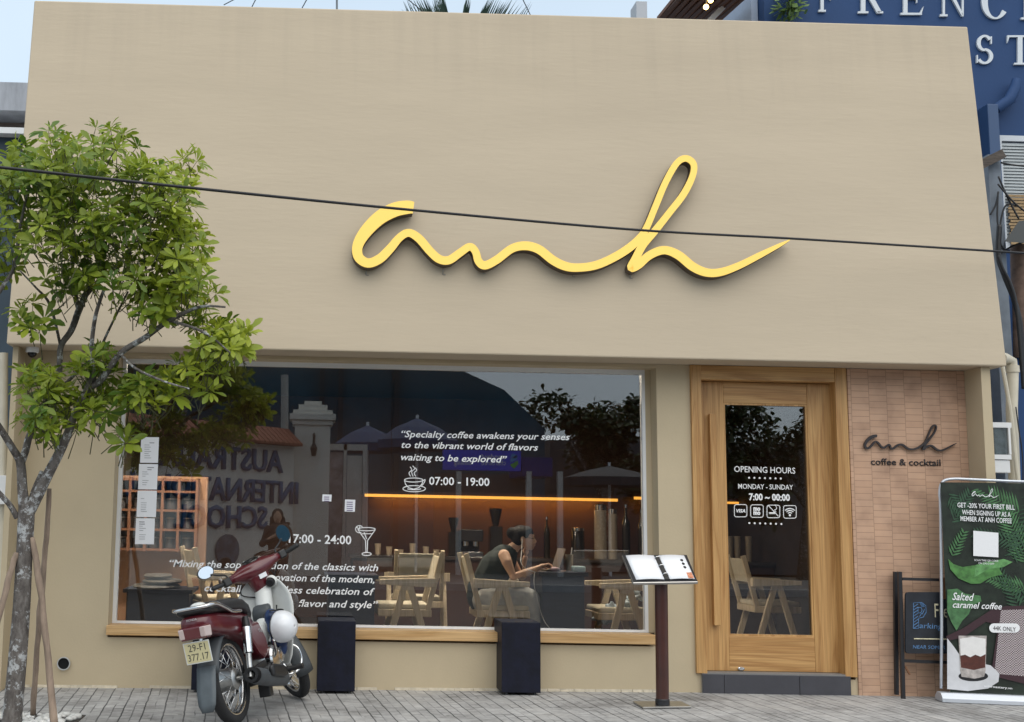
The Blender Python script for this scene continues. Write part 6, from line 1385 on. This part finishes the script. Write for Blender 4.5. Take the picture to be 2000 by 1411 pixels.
for s_ in (-1, 1):
    b = MB(); b.box(.835, .892, min(.205*s_, .262*s_), max(.205*s_, .262*s_), .955, 1.015); sp('switch_box', b, blk, bevel=.010)
    b = MB(); b.tube([(.862, .255*s_, .985), (.850, .280*s_, .985), (.825, .352*s_, .990)], [.014, .0175, .0175], n=12); b.ball((.825, .352*s_, .990), .019, 10, 7); sp('grip', b, blk, smooth=True)
    if s_ < 0: b = MB(); b.tube(crom([(.895, -.235, .985), (.915, -.27, .985), (.89, -.33, .988), (.875, -.36, .99)], 4), .007, n=7); sp('brake_lever', b, chro, smooth='all')
    b = MB(); b.tube(crom([(.880, .205*s_, 1.01), (.895, .215*s_, 1.04), (.905, .262*s_, 1.065), (.90, .300*s_, 1.09)], 4), .0065, n=7); ms2 = sp('mirror_stem', b, blk, smooth='all')
    b = MB(); b.lathe([(.062, 0), (.060, .012), (.035, .026), (.01, .030)], (.898, .330*s_, 1.120), V((1, .25*s_, .05)), n=24, sc=(1.15, .75) if s_ > 0 else (.85, 1.1)); sp('mirror_shell', b, blk, ms2, smooth=True)
    b = MB(); b.lathe([(.056, -.0025), (.056, -.001)], (.898, .330*s_, 1.120), V((1, .25*s_, .05)), n=24, sc=(1.15, .75) if s_ > 0 else (.85, 1.1)); sp('mirror_glass', b, mat('mirror', (.95, .95, .95), .01, metal=1), ms2)
b = MB()
for pts in (((.92, -.12, .93), (.96, -.14, .86), (.97, -.06, .80)), ((.92, .12, .93), (.96, .15, .86), (.97, .06, .80)), ((.90, -.2, .97), (.97, -.17, .90), (.97, -.05, .80))): b.tube(crom(pts, 4), .005, n=6)
sp('brake_cables', b, blk, smooth='all')
# helmet hanging on the bag hook, blue raincoat behind it
hk = WM[bike.name]@V((.70, -.24, .60)); HYY = hk.y-.03
hc = at(551, 1224, HYY); hr = 29.5/FPX*(HYY+DIST)
hm = thing('helmet', 'scratched white half-shell helmet hanging from the motorbike by its strap', 'helmet', hc)
ax = V((.80, -.58, .10)).normalized(); N_ = 12
b = MB(); b.lathe([(hr*1.0, -hr*.22), (hr*1.02, -hr*.1)]+[(hr*1.02*math.cos(R_(a)), hr*1.0*math.sin(R_(a))) for a in range(0, 90, 9)]+[(.004, hr*1.0)], hc, ax, n=30, caps=False); b.build('shell', mat('helmet_white', (.72, .73, .76), .3, coat=.4, var=.05, vs=14), hm, smooth='all', solid=.004)
b = MB(); b.lathe([(hr*.96, -hr*.20), (hr*.80, -hr*.16), (hr*.62, hr*.2), (.004, hr*.35)], hc, ax, n=26, caps=False); b.build('liner', mat('helmet_liner', (.012, .018, .022), .8), hm, smooth='all')
b = MB(); b.lathe([(hr*1.03, -hr*.26), (hr*1.04, -hr*.20), (hr*.95, -hr*.19), (hr*.95, -hr*.26)], hc, ax, n=30, caps=False); b.build('rim_trim', blk, hm, smooth='all')
b = MB(); hq = at(540, 1192, HYY+.03); b.tube(crom([tuple(hc-ax*hr*.2+V((-.02, 0, hr*.8))), tuple(hq), tuple(hq+V((.04, 0, .004))), tuple(hc+V((.01, .02, hr*.9)))], 5), .006, n=6); b.tube([hq+V((-.05, 0, -.004)), hq, hq+V((.0, 0, .035))], .006, n=6); b.build('strap', blk, hm)
b = MB(); WB = WM[bike.name]
for x, y, z, r in ((.70, -.10, .62, .05), (.71, -.12, .55, .065), (.72, -.13, .47, .065), (.735, -.12, .40, .05), (.68, -.13, .52, .05), (.74, -.15, .52, .05)): b.ball(WB@V((x, y, z)), (r, r*.8, r*1.2), 12, 9)
o = recenter(b.build('raincoat', mat('raincoat_blue', (.008, .028, .10), .35, var=.5, vs=18, bump=.8, bs=16))); tag(o, 'folded dark blue raincoat stuffed behind the helmet on the motorbike', 'raincoat'); remesh(o, .010, 3)

# crumbly mortar line where the cafe wall meets the pavement
mortar = mat('mortar_crumbs', (.50, .44, .34), .9, var=.2, vs=20)
rm = random.Random(3); b = MB()
x = XL+.1
while x < dx0:
    l = rm.uniform(.05, .22)
    if rm.random() < .75: b.hexa([(x, -rm.uniform(.008, .03), gz(x)-.01), (x+l, -rm.uniform(.008, .03), gz(x)-.01), (x+l, -.0005, gz(x)-.01), (x, -.0005, gz(x)-.01)], [(x+.005, -.004, gz(x)+rm.uniform(.006, .022)), (x+l-.005, -.004, gz(x)+rm.uniform(.006, .022)), (x+l, -.0006, gz(x)+.02), (x, -.0006, gz(x)+.02)])
    x += l
b.build('wall_base', mortar, cafe)
